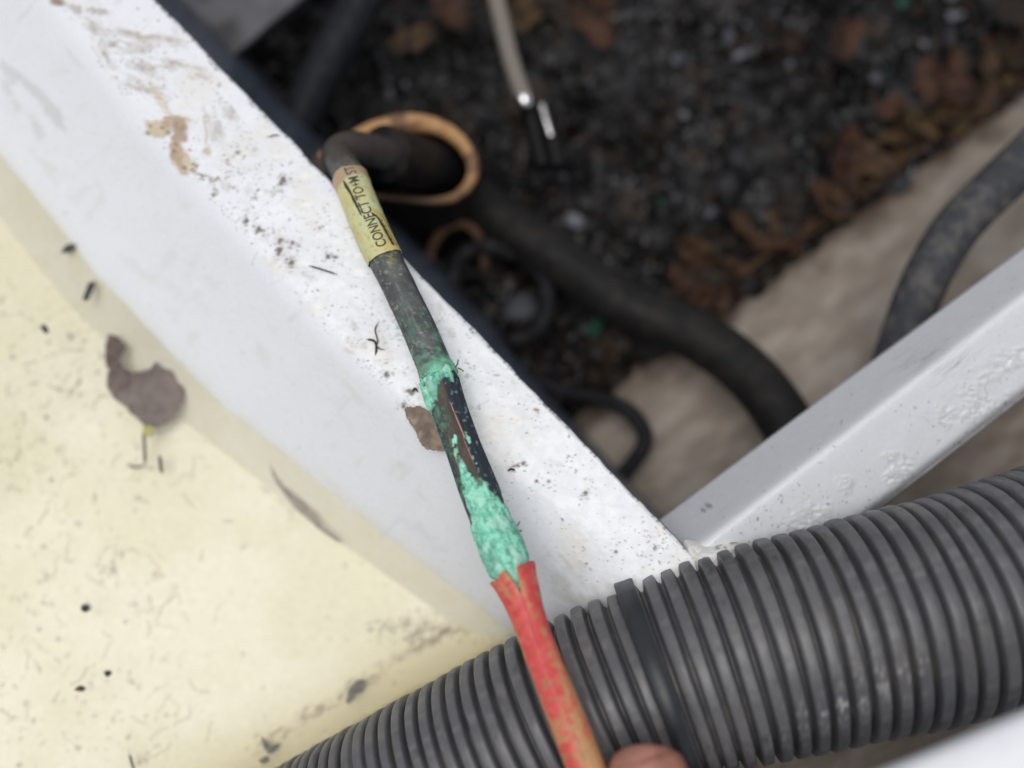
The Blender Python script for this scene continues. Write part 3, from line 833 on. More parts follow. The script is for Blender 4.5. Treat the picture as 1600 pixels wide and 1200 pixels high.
def text_on_label(txt, s_start, th_mid, h_cm, adv_cm, name, stroke=0.0):
    """letters run up the cable (towards its far end), tops to the left"""
    cu = bpy.data.curves.new(name, 'FONT')
    cu.body = txt; cu.size = 1.0; cu.offset = stroke; cu.fill_mode = 'FRONT'
    tmp = bpy.data.objects.new(name, cu); COL.objects.link(tmp)
    bpy.context.view_layer.update()
    me = bpy.data.meshes.new_from_object(tmp.evaluated_get(bpy.context.evaluated_depsgraph_get()))
    bpy.data.objects.remove(tmp); bpy.data.curves.remove(cu)
    bm = bmesh.new(); bm.from_mesh(me); bpy.data.meshes.remove(me)
    xs = [v.co.x for v in bm.verts]; ys = [v.co.y for v in bm.verts]
    y0, y1, x0, x1 = min(ys), max(ys), min(xs), max(xs)
    for k in range(1, 9):
        yv = y0 + (y1 - y0) * k / 9
        bmesh.ops.bisect_plane(bm, geom=bm.verts[:] + bm.edges[:] + bm.faces[:], plane_co=(0, yv, 0), plane_no=(0, 1, 0))
    for k in range(1, 60):
        xv = x0 + (x1 - x0) * k / 60
        bmesh.ops.bisect_plane(bm, geom=bm.verts[:] + bm.edges[:] + bm.faces[:], plane_co=(xv, 0, 0), plane_no=(1, 0, 0))
    for v in bm.verts:
        s = s_start - (v.co.x - x0) / (x1 - x0) * adv_cm
        r = float(R_of(s))
        th = th_mid - ((v.co.y - y0) / (y1 - y0) - .5) * h_cm / r
        p = lab_pt(np.array(s), np.array(th), .006)
        v.co = Vector((p - ro) * CM)
    me = bpy.data.meshes.new(name); bm.to_mesh(me); bm.free()
    return obj(name, me, M_INK, label)
text_on_label('CONNECT TO+M ST', S_LAB1 - .16, .25, .30, (S_LAB1 - S_LAB0) - .22, 'printed_text', .012)

def patch(name, s_pts, th_c, half_w, off, mat, parent, colr=None, lift=None):
    """a thin sliver lying along the label: centre angle and half width at each s"""
    s = np.linspace(s_pts[0], s_pts[-1], 50)
    c = np.interp(s, s_pts, th_c); w = np.interp(s, s_pts, half_w) * (1 + .5 * (vnoise(s * 14, 0 * s, 0, 5) - .5))
    v = np.linspace(-1, 1, 9)
    SS = np.repeat(s[:, None], 9, 1); TH = c[:, None] + w[:, None] * v[None, :]
    o = np.full_like(SS, off)
    if lift is not None:
        o = o + np.interp(s, s_pts, lift)[:, None] * ((v + 1) / 2)[None, ::-1] ** 1.3
    VV = lab_pt(SS, TH, o)
    cols = None if colr is None else mixc(np.broadcast_to(colr, VV.shape).copy(), S(150, 120, 70), sstep(.5, .7, nz3(VV, 6, 219)) * .6)
    return grid_obj(name, VV, mat, parent, cols, origin=ro)
patch('torn_slit', [s_y(296), s_y(305), s_y(318), s_y(335), s_y(349)], [-.32, -.28, -.18, -.13, -.10], [.02, .09, .06, .08, .02], .008, M_TEAR, label)
patch('torn_slit', [s_y(349), s_y(352), s_y(360), s_y(370), s_y(400)], [.45, .55, .72, .78, .90], [.02, .05, .07, .08, .10], .007, M_TEAR, label)
fl = patch('peeled_flap', [s_y(345), s_y(352), s_y(365), s_y(385), s_y(403)], [.62, .78, 1.0, 1.12, 1.2], [.03, .22, .22, .18, .05], .012, M_LABEL, label, S(204, 182, 110), [.0, .05, .09, .07, .02])
solid(fl, .012, 1)

# corroded section: copper core with split sheath and green crust
s = np.linspace(S_BUL - .55, S_RED + .35, 520); th = np.linspace(-math.pi, math.pi, 170, endpoint=False)
SS, TH = np.meshgrid(s, th, indexing='ij')
Vb = cab.at(SS, TH, R_of(SS))
bx_, by_ = proj(cab.at(SS, TH, R_of(SS)))
cxp = np.interp(SS, cab.s, cab.px); cyp = np.interp(SS, cab.s, cab.py)
lat = np.sin(TH)                                  # -1 left side .. 1 right side
n1 = nz3(Vb, 3.0, 221); n2 = nz3(Vb, 8.0, 222); n3 = nz3(Vb, 18.0, 223, 3)
strand = .5 + .5 * np.cos(TH * 16 + SS * 1.2 + 2.5 * (n1 - .5))
# crust cover 0..1
y = cyp + 46 * (n1 - .5) + 26 * (n2 - .5)
collar = 1.25 * np.exp(-((y - 597 - lat * -14) / 18) ** 2) * sstep(1.0, .55, lat + .15 * (n2 - .5))
right_dab = np.exp(-((y - 577) / 9) ** 2) * sstep(-.2, .2, lat)
low = sstep(735, 815, y + 55 * np.exp(-((lat + .30) / .28) ** 2) - 26 * sstep(.35, .8, lat) - 70 * sstep(-.62, -.9, lat) * sstep(830, 790, cyp))
vein = np.exp(-((lat + .15 + .22 * np.sin((cyp - 690) / 17)) / .16) ** 2) * sstep(672, 700, y) * sstep(.36, .55, n2 + .1)
vein2 = np.exp(-((lat - .52 - .25 * (n1 - .5)) / .14) ** 2) * sstep(680, 715, y) * sstep(765, 725, y) * sstep(.42, .6, n2) * .9
dust = .35 * sstep(.45, .62, n2) * sstep(.1, -.6, lat) * sstep(600, 640, cyp)
cover = np.clip(np.maximum.reduce([collar * 1.15, right_dab, low, vein, vein2]) , 0, 1)
cover = np.clip(cover * (0.72 + .7 * n2), 0, 1)
crust = sstep(.26, .66, cover)
rr_ = R_of(SS) * .86 + .02 * strand * (1 - crust)
fold = np.abs(fbm(SS * 1.6, TH * 2.4, 0, 3, 224) - .5) * 2
grow = crust * (.00 + .05 * n1 + .09 * fold + .04 * n2 + .02 * n3) * (.35 + .65 * low) + np.clip(collar, 0, 1) * (.06 + .10 * n2)
split = sstep(-.05, .05, lat - (.26 + .0011 * (cyp - 640)))          # split sheath still on the right side
on_sh = split * sstep(815, 770, cyp + 20 * (n2 - .5)) * sstep(585, 600, cyp)
rr_ = rr_ + grow + on_sh * (1 - crust * .5) * .075
hook = sstep(575, 590, cyp) * sstep(700, 640, cyp) * .0
taperl = sstep(s_y(880), s_y(908), SS)
rr_ = rr_ * (1 - .26 * taperl)
rr_ = rr_ * (1 - .5 * sstep(s_y(584), s_y(574), SS))
Vc = cab.at(SS, TH, rr_)
c = np.broadcast_to(S(80, 76, 68), Vc.shape).copy()
c = mixc(c, S(100, 82, 72), sstep(.5, .75, n1) * (1 - split) * .7)
c = mixc(c, S(78, 104, 96), np.clip(sstep(.35, .6, n2) * sstep(.35, -.5, lat), 0, 1) * .8)
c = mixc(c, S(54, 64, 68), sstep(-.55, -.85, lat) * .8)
c = mixc(c, S(48, 54, 64), on_sh * .95)
c = mixc(c, S(120, 134, 140), on_sh * sstep(.6, .72, n2) * .7)
c = mixc(c, S(100, 158, 136), np.clip(dust, 0, 1))
gcol = mixc(np.broadcast_to(S(148, 220, 194), Vc.shape).copy(), S(120, 196, 168), sstep(.55, .40, n2))
gcol = mixc(gcol, S(164, 230, 204), sstep(.3, .6, fold) * .6)
gcol = mixc(gcol, S(72, 112, 100), sstep(.10, .02, fold) * sstep(.42, .55, n1) * .55)
gcol = mixc(gcol, S(80, 130, 116), sstep(.62, .72, n3) * .6)
gcol = mixc(gcol, S(190, 232, 214), sstep(.56, .68, fbm(SS * 3.1, TH * 2, 5, 4, 229)) * .55)
gcol = mixc(gcol, S(70, 104, 96), sstep(.55, .68, fbm(SS * 1.3, TH * 3.2, 2, 4, 228)) * .35)
c = c * (1 - crust[..., None]) + gcol * crust[..., None]
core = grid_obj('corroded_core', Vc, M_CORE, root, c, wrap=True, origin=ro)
tag(core, 'corroded copper core crusted with pale green verdigris')
# bare strands showing in the split
for k, (ya, yb, la, lb, r) in enumerate([(634, 668, .25, .33, .020), (650, 716, .29, .42, .024), (690, 748, .30, .36, .012)]):
    sv = np.linspace(s_y(ya), s_y(yb), 30)
    tv = np.arcsin(np.linspace(la, lb, 30))
    pp = cab.at(sv, tv, R_of(sv) * .88 + .075 + .01 * np.sin(np.linspace(0, 6, 30)))
    pth = Path(pp[::5], 60)
    tube('strand', pth, 0, pth.L, lambda q, r=r, L=pth.L: r * np.clip(np.minimum(q, L - q) / .3, .15, 1), M_COPPER, core, 10, 30, origin=ro)
# loose fibres at the side of the crust
for (x0, y0, x1, y1) in [(804, 826, 812, 815), (806, 830, 815, 829), (716, 575, 724, 580), (712, 574, 716, 562)]:
    pth = Path([P(x0, y0, 1.9), P((x0 + x1) / 2 + 1, (y0 + y1) / 2, 2.0), P(x1, y1, 2.05)], 20)
    tube('fibre', pth, 0, pth.L, .02, M_FIBRE, core, 6, 10, origin=ro)

# red sleeve with split, flared end
rt = np.linspace(0, 1, 260); rth = np.linspace(0, 2 * math.pi, 150)
RT, RA = np.meshgrid(rt, rth, indexing='ij')
seam = .10                                      # where the sleeve has split
RTH = np.where(RA <= math.pi, RA, RA - 2 * math.pi)
top_edge = s_y(897) + .02 * np.sin(RA * 5) + .09 * sstep(0, -.5, RTH) * sstep(-1.6, -.5, RTH) - .05 * sstep(.1, .9, RTH)
S_END = cab.L - .3
RS = top_edge + (S_END - top_edge) * RT ** 1.5
gap = .004 + .30 * np.clip((s_y(934) - RS) / (s_y(934) - s_y(893)), 0, 1) ** 1.2      # opening of the V
RTHg = seam + gap + RA * (1 - gap / math.pi)
flare = .10 * sstep(s_y(960), s_y(890), RS) ** 1.5
lift = flare * (1 + .5 * np.exp(-(RTH / .5) ** 2))
rR = R_of(RS) * 1.0 + .02 + lift + .02 * (fbm(RS * 1.5, np.cos(RTH) * 2, np.sin(RTH) * 2, 3, 231) - .5)
RV = cab.at(RS, RTHg, rR)
rpx, rpy = proj(RV)
rn1, rn2 = fbm(RS * .55, np.cos(RTH) * 1.6 + 5, np.sin(RTH) * 1.6 + 5, 3, 232), nz3(RV, 7, 233)
rc = np.broadcast_to(S(200, 68, 68), RV.shape).copy()
wear = sstep(.44, .64, rn1 * .6 + rn2 * .4 - .10 + .30 * sstep(1020, 1130, rpy) * np.exp(-((RTH - .6) / .7) ** 2) + .20 * sstep(950, 1030, rpy) * sstep(.80, .98, np.abs(np.sin(RTH))) + .06 * sstep(1000, 1100, rpy))
rc = mixc(rc, S(186, 158, 106), np.clip(wear, 0, 1) * .8)
rc = mixc(rc, S(216, 104, 92), sstep(.4, .7, nz3(RV, 3, 235)) * (1 - wear) * .6)
rc = mixc(rc, S(150, 110, 70), sstep(.62, .72, rn2) * .5)
rc = mixc(rc, S(216, 196, 186), sstep(1.0, 1.3, RTH) * sstep(935, 900, rpy) * sstep(.4, .6, rn2) * .6)
red = grid_obj('red_sleeve', RV, M_RED, root, rc, origin=ro)
solid(red, .09, -1)
tag(red, 'red insulation sleeve with a split flared end')
tube('inner_wire', cab, S_RED + .2, cab.L, lambda s: R_of(s) * .7, M_SHEATH, root, 24, 60, lambda V, s, th: np.broadcast_to(S(70, 72, 68), V.shape), origin=ro)

# ---- the hand holding the cable (only a fingertip reaches into the picture)
person = empty('person', P(1060, 1700, 0)); po = np.array(person.location) / CM
tag(person, 'fingertip of a person holding the cable at the bottom edge', 'person')
bm = bmesh.new()
lay = bm.verts.layers.skin.verify()
def chain(points, root_v=None):
    prev = root_v
    for (p, r) in points:
        v = bm.verts.new(Vector((p - po) * CM)); v[lay].radius = (r * CM, r * CM)
        if prev is not None: bm.edges.new((prev, v))
        prev = v
    return prev
def HPt(x, y, z): return P(x, y, z)
w0 = bm.verts.new(Vector((HPt(1120, 1980, 1.2) - po) * CM)); w0[lay].radius = (2.3 * CM, 1.8 * CM); w0[lay].use_root = True
w1 = bm.verts.new(Vector((HPt(1130, 1750, 1.2) - po) * CM)); w1[lay].radius = (2.9 * CM, 1.5 * CM); bm.edges.new((w0, w1))
fa = bm.verts.new(Vector((HPt(1150, 2300, 1.5) - po) * CM)); fa[lay].radius = (2.7 * CM, 2.2 * CM); bm.edges.new((w0, fa))
chain([(HPt(1085, 1560, 2.4), 1.15), (HPt(1050, 1420, 3.2), 1.02), (HPt(1026, 1310, 3.6), 1.15), (HPt(1014, 1230, 3.6), 1.2), (HPt(1011, 1194, 3.5), 1.12), (HPt(1010, 1168, 3.3), .8)], w1)   # index, its tip in view
for (x, dx, ln, r) in [(1150, 40, 1.0, .85), (1210, 60, .95, .82), (1265, 75, .8, .72)]:
    chain([(HPt(x, 1600, 1.2), r), (HPt(x + dx * .2, 1470, 1.6), r * .95), (HPt(x - 40, 1400, .4), r * .9), (HPt(x - 110, 1430, -.6), r * .8)], w1)
chain([(HPt(1000, 1700, 2.6), 1.2), (HPt(930, 1560, 3.9), 1.05), (HPt(935, 1440, 4.6), .95), (HPt(955, 1370, 4.7), .75)], w1)   # thumb over the cable
me = bpy.data.meshes.new('hand'); bm.to_mesh(me); bm.free()
hand = obj('hand', me, M_SKIN, person)
hand.modifiers.new('skin', 'SKIN').use_smooth_shade = True
sb = hand.modifiers.new('sub', 'SUBSURF'); sb.levels = 3; sb.render_levels = 3
bpy.context.view_layer.update()
me2 = bpy.data.meshes.new_from_object(hand.evaluated_get(bpy.context.evaluated_depsgraph_get()))
hand.modifiers.clear(); hand.data = me2
n_ = len(me2.vertices)
co = np.empty(n_ * 3, np.float32); me2.vertices.foreach_get('co', co); co = co.reshape(-1, 3) / CM + po
hpx, hpy = proj(co)
d = hpy - (1186 + .55 * (1010 - hpx) * .6)
cr = np.exp(-(d / 3.0) ** 2) * np.exp(-((hpx - 1020) / 26) ** 2)
nn = np.empty(n_ * 3, np.float32); me2.vertices.foreach_get('normal', nn); nn = nn.reshape(-1, 3)
kc = mixc(np.broadcast_to(S(158, 110, 92), co.shape).copy(), S(176, 122, 106), sstep(.4, .7, nz3(co, 1.5, 241)))
kc = mixc(kc, S(92, 56, 44), cr * .9)
lines = np.abs(np.sin((hpy + .25 * (hpx - 1010) + 8 * (nz3(co, 1.2, 242) - .5)) / 2.6)) ** 6
kc = mixc(kc, S(128, 84, 70), lines * .3)
kc = mixc(kc, S(186, 120, 104), sstep(.5, .7, nz3(co, 3.5, 243)) * .4)
co2 = (co - nn * (cr * .11)[:, None] - po) * CM
me2.vertices.foreach_set('co', co2.astype(np.float32).ravel())
at = me2.color_attributes.new('Col', 'FLOAT_COLOR', 'POINT')
at.data.foreach_set('color', np.concatenate([kc, np.ones((n_, 1))], 1).astype(np.float32).ravel())
me2.polygons.foreach_set('use_smooth', np.full(len(me2.polygons), True))
if not me2.materials: me2.materials.append(M_SKIN)

# ---- hoses and cables in the deep bilge
def simple_hose(name, pts, r, label, cat, c1, c2, seed, ns=160, rfn=None, mat=M_BLACK, group=None):
    pth = Path([P(*p) for p in pts], 400)
    mid = pth.c[200]
    o = tube(name, pth, 0, pth.L, rfn if rfn else r, mat, None, 32, ns,
             lambda V, s, th: mixc(np.broadcast_to(c1, V.shape).copy(), c2, sstep(.45, .68, nz3(V, 2.2, seed)) * .8),
             lambda s, th: .02 * (fbm(s * 2, np.cos(th), np.sin(th), 2, seed) - .5), origin=mid)
    o.location = Vector(mid) * CM
    tag(o, label, cat, group)
    return o
simple_hose('black_hose', [(600, 210, -11.2), (700, 285, -10.6), (760, 325, -10.3), (880, 410, -10), (980, 478, -9.8), (1080, 520, -9.4), (1165, 580, -8.9), (1228, 660, -8.4), (1275, 760, -8.2), (1300, 900, -8.5)], 1.05,
            'thick black hose running diagonally behind the beams under the cross beam', 'hose', S(30, 30, 30), S(42, 39, 36), 301)
simple_hose('black_hose', [(1760, 120, -5.5), (1660, 195, -5.2), (1575, 275, -5.2), (1500, 350, -5.4), (1450, 430, -5.7), (1418, 510, -6.2), (1392, 600, -6.8), (1380, 720, -7.5)], .86,
            'scuffed dark grey hose curving down at the right edge', 'hose', S(64, 65, 69), S(92, 90, 88), 302)
simple_hose('thin_cable', [(830, 590, -11.4), (880, 612, -11.6), (935, 622, -11.2), (985, 645, -10.8), (1008, 685, -10.6), (985, 728, -10.8), (940, 775, -11.3)], .33,
            'thin dark cable curling beside the long beam on the beige floor', 'cable', S(30, 30, 34), S(40, 39, 40), 303)
simple_hose('dark_pipe', [(700, -260, -8), (600, -60, -8.4), (545, 40, -8.8), (490, 140, -9.2), (440, 260, -10)], .9,
            'dim dark pipe in the shadows at the upper left', 'pipe', S(28, 30, 34), S(38, 38, 42), 304)
simple_hose('wire_coil', [(700, 470, -11), (720, 400, -10.6), (770, 385, -10.3), (825, 405, -10.2), (855, 455, -10.2), (845, 510, -10.4), (800, 535, -10.8)], .40,
            'black wire looped in the shadow beside the long beam', 'wire', S(24, 25, 28), S(50, 49, 48), 305)
simple_hose('brown_cord', [(672, 430, -11), (676, 385, -10.4), (700, 355, -10), (730, 352, -9.9), (752, 378, -10.2), (758, 420, -10.8)], .2,
            'thin brown cord arching below the tan ring', 'cord', S(92, 70, 56), S(70, 54, 46), 306)
# grey cord with metal tip and a black plug
gc = empty('grey_cord', P(822, 165, -8)); go = np.array(gc.location) / CM
tag(gc, 'grey cord with shiny metal tip hanging at the top of the bilge', 'cord')
pth = Path([P(755, -120, -7.2), P(772, -20, -7.5), P(785, 40, -7.7), P(800, 100, -7.9), P(818, 152, -8.0)], 100)
tube('cord', pth, 0, pth.L, .36, M_CORD, gc, 24, 60, origin=go)
pth = Path([P(817, 150, -8.0), P(820, 160, -8.0), P(823, 172, -8.1)], 30)
tube('metal_tip', pth, 0, pth.L, lambda s, L=pth.L: .36 * np.sqrt(np.clip(1 - (s / L) ** 3, .02, 1)), M_METAL, gc, 24, 20, origin=go)
pl = empty('black_plug', P(855, 225, -8.6)); plo = np.array(pl.location) / CM
tag(pl, 'glossy black twin plug below the metal tip of the grey cord', 'plug')
for dx, z in ((0, -8.9), (24, -8.6)):
    pth = Path([P(826 + dx, 165, z), P(836 + dx, 205, z - .1), P(850 + dx, 265, z - .2)], 60)
    tube('barrel', pth, 0, pth.L, lambda s, L=pth.L: .42 * np.clip(np.minimum(s, L - s) / .12, .3, 1) ** .5, M_PLUG, pl, 28, 50, origin=plo)
pth = Path([P(846, 163, -8.15), P(853, 188, -8.15), P(861, 214, -8.2)], 30)
tube('highlight_strip', pth, 0, pth.L, .13, M_METAL, pl, 14, 20, origin=plo)  # highlight on the plug, added as a bright strip

# tan ring that the cable sleeve comes through
ring = empty('tan_ring', P(690, 262, -7)); rgo = np.array(ring.location) / CM
tag(ring, 'oval tan ring with a black sleeve passing through it in the bilge', 'ring')
rp = [P(470, 262, -5.4), P(520, 235, -5.6), P(575, 205, -5.9), P(640, 192, -6.1), P(695, 203, -6.3), P(732, 238, -6.5), P(738, 275, -6.6), P(715, 305, -6.6), P(675, 314, -6.5), P(620, 310, -6.3), P(575, 306, -6.1), P(520, 300, -5.9)]
pth = Path(rp, 300)
def ring_r(s):
    return np.interp(s / pth.L, [0, .15, .3, .45, .6, .75, 1], [.16, .22, .40, .29, .22, .14, .12])
tube('rim', pth, 0, pth.L, ring_r, M_RIM, ring, 24, 160, lambda V, s, th: mixc(mixc(np.broadcast_to(S(176, 134, 88), V.shape).copy(), S(48, 36, 30), sstep(.5, .8, s / pth.L) * .9), S(78, 56, 44), sstep(.45, .65, nz3(V, 1.6, 311)) * .8), origin=rgo)
# dark wall of the sleeve behind the rim
a = np.linspace(0, 1, 80)
rows = []
for k, dz in enumerate((0, -1.5, -3.5, -6)):
    cpt = np.stack([np.interp(a * pth.L, pth.s, pth.c[:, j]) for j in range(3)], 1)
    ctr = cpt.mean(0)
    rows.append(ctr + (cpt - ctr) * (1 - .03 * k) + np.array([0, 0, dz - .05]))
grid_obj('collar_wall', np.stack(rows, 1), M_BLACK, ring, np.broadcast_to(S(40, 38, 38), (80, 4, 3)), origin=rgo)

# ---- leaves
def leaf(name, L, W, base, dark, seed, curl=.3, bend=.3, jag=.1, bite=None, lobes=0, fold=.15):
    nu, nv = 44, 22
    u = np.linspace(0, 1, nu)[:, None]; v = np.linspace(-1, 1, nv)[None, :]
    w = np.sin(np.pi * np.clip(u, .02, .985) ** .8) ** .75
    w = w * (1 + (lobes and .35 * np.sin(u * math.pi * lobes) ** 2)) * (1 + jag * (fbm(u * 18, v * 0 + np.sign(v) * 5, 0, 2, seed) - .5) * 2)
    x = u * L - L / 2 + 0 * v
    y_ = v * w * W / 2
    z = curl * (v ** 2) * w * W * .5 + bend * L * .5 * (u - .5) ** 2 * 2 + .12 * W * (fbm(u * 4, v * 2, 0, 2, seed + 1) - .5) + fold * np.abs(v) * w * W * .3
    V = np.stack([x, y_, z + 0 * x], -1)
    c = mixc(np.broadcast_to(base, V.shape).copy(), dark, sstep(.4, .7, fbm(x * 2 + 9, y_ * 2 + 9, 0, 3, seed + 2)))
    c = mixc(c, dark, np.exp(-(v / .06) ** 2) * .6 + 0 * u)
    nu_, nv_ = V.shape[:2]
    f = grid_faces(nu_, nv_)
    me = mesh_raw(name, V, f, c)
    return me
def put_leaf(me, x, y, z, rz, tilt=(0, 0), label=None, group=None, scale=1.0, name='leaf', cat='leaf'):
    o = obj(name, me)
    if not me.materials: me.materials.append(M_LEAF)
    o.location = Vector(P(x, y, z)) * CM
    o.rotation_euler = (tilt[0], tilt[1], rz)
    o.scale = (scale,) * 3
    solid(o, .02)
    tag(o, label, cat, group)
    return o
BRN = [(S(72, 53, 37), S(36, 27, 21)), (S(74, 50, 38), S(36, 26, 22)), (S(78, 60, 38), S(42, 32, 23)), (S(42, 34, 28), S(24, 20, 17))]
meshes = [leaf('leaf', 3.2, 1.5, *BRN[i % 4], 400 + i * 7, curl=.2 + .15 * (i % 3), bend=.3 + .2 * (i % 2), jag=.25, lobes=(i % 2) * 3) for i in range(8)]
named = [
    (0, 645, 62, -10.8, .5, (.1, .0), .75, 'brown dry leaf lit on its edge near the top, left of the grey cord'),
    (2, 815, 8, -10.6, 1.3, (.3, .2), 1.1, 'brown leaf cut by the top edge, right beside the grey cord'),
    (1, 925, 25, -10.6, -1.0, (.3, .4), 1.0, 'orange-brown leaf pointing down from the top edge'),
    (1, 1318, 62, -11.0, .9, (.5, .2), .85, 'curled reddish leaf over the black hollow at the upper right'),
    (2, 1440, 195, -11.0, -.6, (.2, .3), .6, 'small yellowish leaf strip near the right hull edge'),
    (0, 1545, 100, -10.6, 1.2, (.4, .1), .6, 'pale brown twig-like leaf at the far right of the heap'),
    (3, 1585, 15, -10.2, .3, (.2, .2), .9, 'brown leaf in the top right corner'),
    (5, 700, 20, -11.0, 2.2, (.3, .0), .9, 'dull brown leaf at the top edge above the tan ring'),
]
for (i, x, y, z, rz, tl, sc, lb) in named:
    put_leaf(meshes[i], x, y, z, rz, tl, lb, None, sc)
k = 0
while k < 64:
    x, y = random.uniform(560, 1660), random.uniform(-80, 540)
    qq = qd(x, y)
    near = math.exp(-((qq + 40) / 34) ** 2)
    if qq > -6 or random.random() > near * 1.2 - .02: continue
    put_leaf(random.choice(meshes), x, y, float(sludge_z(np.array(x), np.array(y))) + .35, random.uniform(0, 6.28), (random.uniform(-.5, .5), random.uniform(-.5, .5)),
             'dead brown leaf lying in the heap along the sludge edge', 'leaves in the sludge heap', random.uniform(.4, .95))
    k += 1
# twigs and stems along the hull edge
for k, (a0, a1, dq) in enumerate([(80, 420, -4), (300, 660, -10), (480, 800, 0), (150, 330, -16)]):
    pts = []
    for t in np.linspace(0, 1, 6):
        a_ = a0 + (a1 - a0) * t
        pts.append((1000 + hd[0] * a_ + hq[0] * (dq - 6 + random.uniform(-13, 8)), 570 + hd[1] * a_ + hq[1] * (dq - 6 + random.uniform(-13, 8)), -11.9 + .25 * math.sin(t * 3.1)))
    simple_hose('stem', pts, .065, 'thin brown stem lying along the edge of the sludge', 'stem', S(76, 56, 40), S(50, 38, 30), 330 + k, 60, None, M_LEAF, 'stems along the sludge edge')

# ---- leaf and scraps in the water
def poly_leaf(name, pts, z, th, col, dark, label, cat='leaf', wav=.1, seed=1, mat=M_LEAF, group=None):
    """outline from the photo laid flat with real thickness, gently waved"""
    loop_ = np.asarray(list(pts) + [pts[0]], float)
    tq = np.linspace(0, len(pts), len(pts) * 5)
    lin = np.stack([np.interp(tq, np.arange(len(loop_)), loop_[:, k]) for k in (0, 1)], 1)
    out = (.4 * catmull(loop_, len(pts) * 5) + .6 * lin)[:-1]
    out = out + (np.random.default_rng(seed).random(out.shape) - .5) * min(2.2, .03 * np.ptp(out[:, 0]))
    ctr = P(*out.mean(0), z)
    lo_, hi_ = out.min(0), out.max(0)
    st = max(1.5, (hi_ - lo_).max() / 26)
    gx, gy = np.meshgrid(np.arange(lo_[0], hi_[0], st), np.arange(lo_[1], hi_[1], st))
    ins = np.stack([gx.ravel(), gy.ravel()], 1)
    ins = ins[np.min(np.hypot(ins[:, None, 0] - out[None, :, 0], ins[:, None, 1] - out[None, :, 1]), 1) > st * .5]
    allp = [Vector(p) for p in out] + [Vector(p) for p in ins]
    n_o = len(out)
    rv, re_, rf, *_r = delaunay_2d_cdt(allp, [(i, (i + 1) % n_o) for i in range(n_o)], [], 1, 1e-4)
    bm = bmesh.new()
    bvs = [bm.verts.new((p[0], p[1], 0)) for p in rv]
    for f_ in rf:
        c_ = sum((np.array(rv[i]) for i in f_), np.zeros(2)) / len(f_)
        x1, y1 = out[:, 0], out[:, 1]; x2, y2 = np.roll(x1, -1), np.roll(y1, -1)
        hit = ((y1 > c_[1]) != (y2 > c_[1])) & (c_[0] < (x2 - x1) * (c_[1] - y1) / np.where(y2 == y1, 1e-9, y2 - y1) + x1)
        if hit.sum() % 2: bm.faces.new([bvs[i] for i in f_])
    bmesh.ops.delete(bm, geom=[v for v in bm.verts if not v.link_faces], context='VERTS')
    cs = []
    for v in bm.verts:
        x, y = v.co.x, v.co.y
        zz = z + wav * (float(fbm(x / 25, y / 25, 0, 2, seed)) - .5)
        n_ = float(sstep(.4, .7, fbm(x / 9, y / 9, 0, 3, seed + 3)))
        cs.append(np.asarray(col) * (1 - n_) + np.asarray(dark) * n_)
        v.co = Vector((P(x, y, zz) - ctr) * CM)
    bmesh.ops.recalc_face_normals(bm, faces=bm.faces[:])
    if sum(f.normal.z for f in bm.faces) < 0: bmesh.ops.reverse_faces(bm, faces=bm.faces[:])
    me = bpy.data.meshes.new(name); bm.to_mesh(me); bm.free()
    at = me.color_attributes.new('Col', 'FLOAT_COLOR', 'POINT')
    at.data.foreach_set('color', np.concatenate([np.array(cs), np.ones((len(cs), 1))], 1).astype(np.float32).ravel())
    me.polygons.foreach_set('use_smooth', np.full(len(me.polygons), True))
    o = obj(name, me, mat); o.location = Vector(ctr) * CM
    solid(o, th)
    return tag(o, label, cat, group)
ZL = -5.0
lf = poly_leaf('leaf', [(170, 522), (184, 526), (196, 541), (188, 560), (192, 573), (209, 582), (234, 577), (242, 567), (262, 563), (277, 556), (289, 572), (291, 600), (284, 632), (270, 652), (246, 668), (226, 666), (212, 650), (203, 645), (196, 634), (190, 632), (176, 619), (167, 602), (169, 580), (164, 560), (165, 540)],
          ZL, .03, S(112, 98, 98), S(92, 80, 82), 'dark brown leaf with a bitten-out notch lying in the yellow water', 'leaf', .45, 11)
def twig(name, pts, r, label, cat, c=M_FIBRE, group=None):
    pth = Path([P(*p) for p in pts], 40)
    mid = pth.c[20]
    o = tube(name, pth, 0, pth.L, lambda s, L=pth.L: r * np.clip(np.minimum(s, L - s) / (L * .15), .35, 1), c, None, 8, 24, origin=mid)
    o.location = Vector(mid) * CM
    return tag(o, label, cat, group)
twig('stalk', [(224, 672, ZL), (226, 700, ZL - .1), (227, 727, ZL - .15)], .06, 'dark stalk below the bitten leaf in the water', 'stalk')
twig('stalk', [(249, 711, -5.2), (251, 725, -5.2), (253, 740, -5.2)], .07, 'short dark stalk right of the bitten leaf stem', 'stalk')
twig('stalk', [(198, 725, -5.5), (212, 730, -5.5), (226, 727, -5.4)], .04, 'thin pale stalk lying crosswise under the bitten leaf stem', 'stalk')
poly_leaf('moss_scrap', [(224, 666), (234, 664), (240, 670), (238, 680), (230, 683), (223, 677)], -4.95, .05, S(170, 166, 90), S(140, 140, 70), 'small yellow-green scrap at the foot of the bitten leaf', 'scrap', .05, 13)
poly_leaf('leaf', [(419, 724), (428, 738), (440, 757), (462, 775), (486, 797), (510, 826), (539, 849), (522, 843), (500, 828), (482, 812), (463, 796), (447, 775), (430, 752)], -5.2, .03, S(150, 140, 136), S(120, 112, 114), 'grey crescent-shaped leaf at the foot of the long beam', 'leaf', .1, 15)
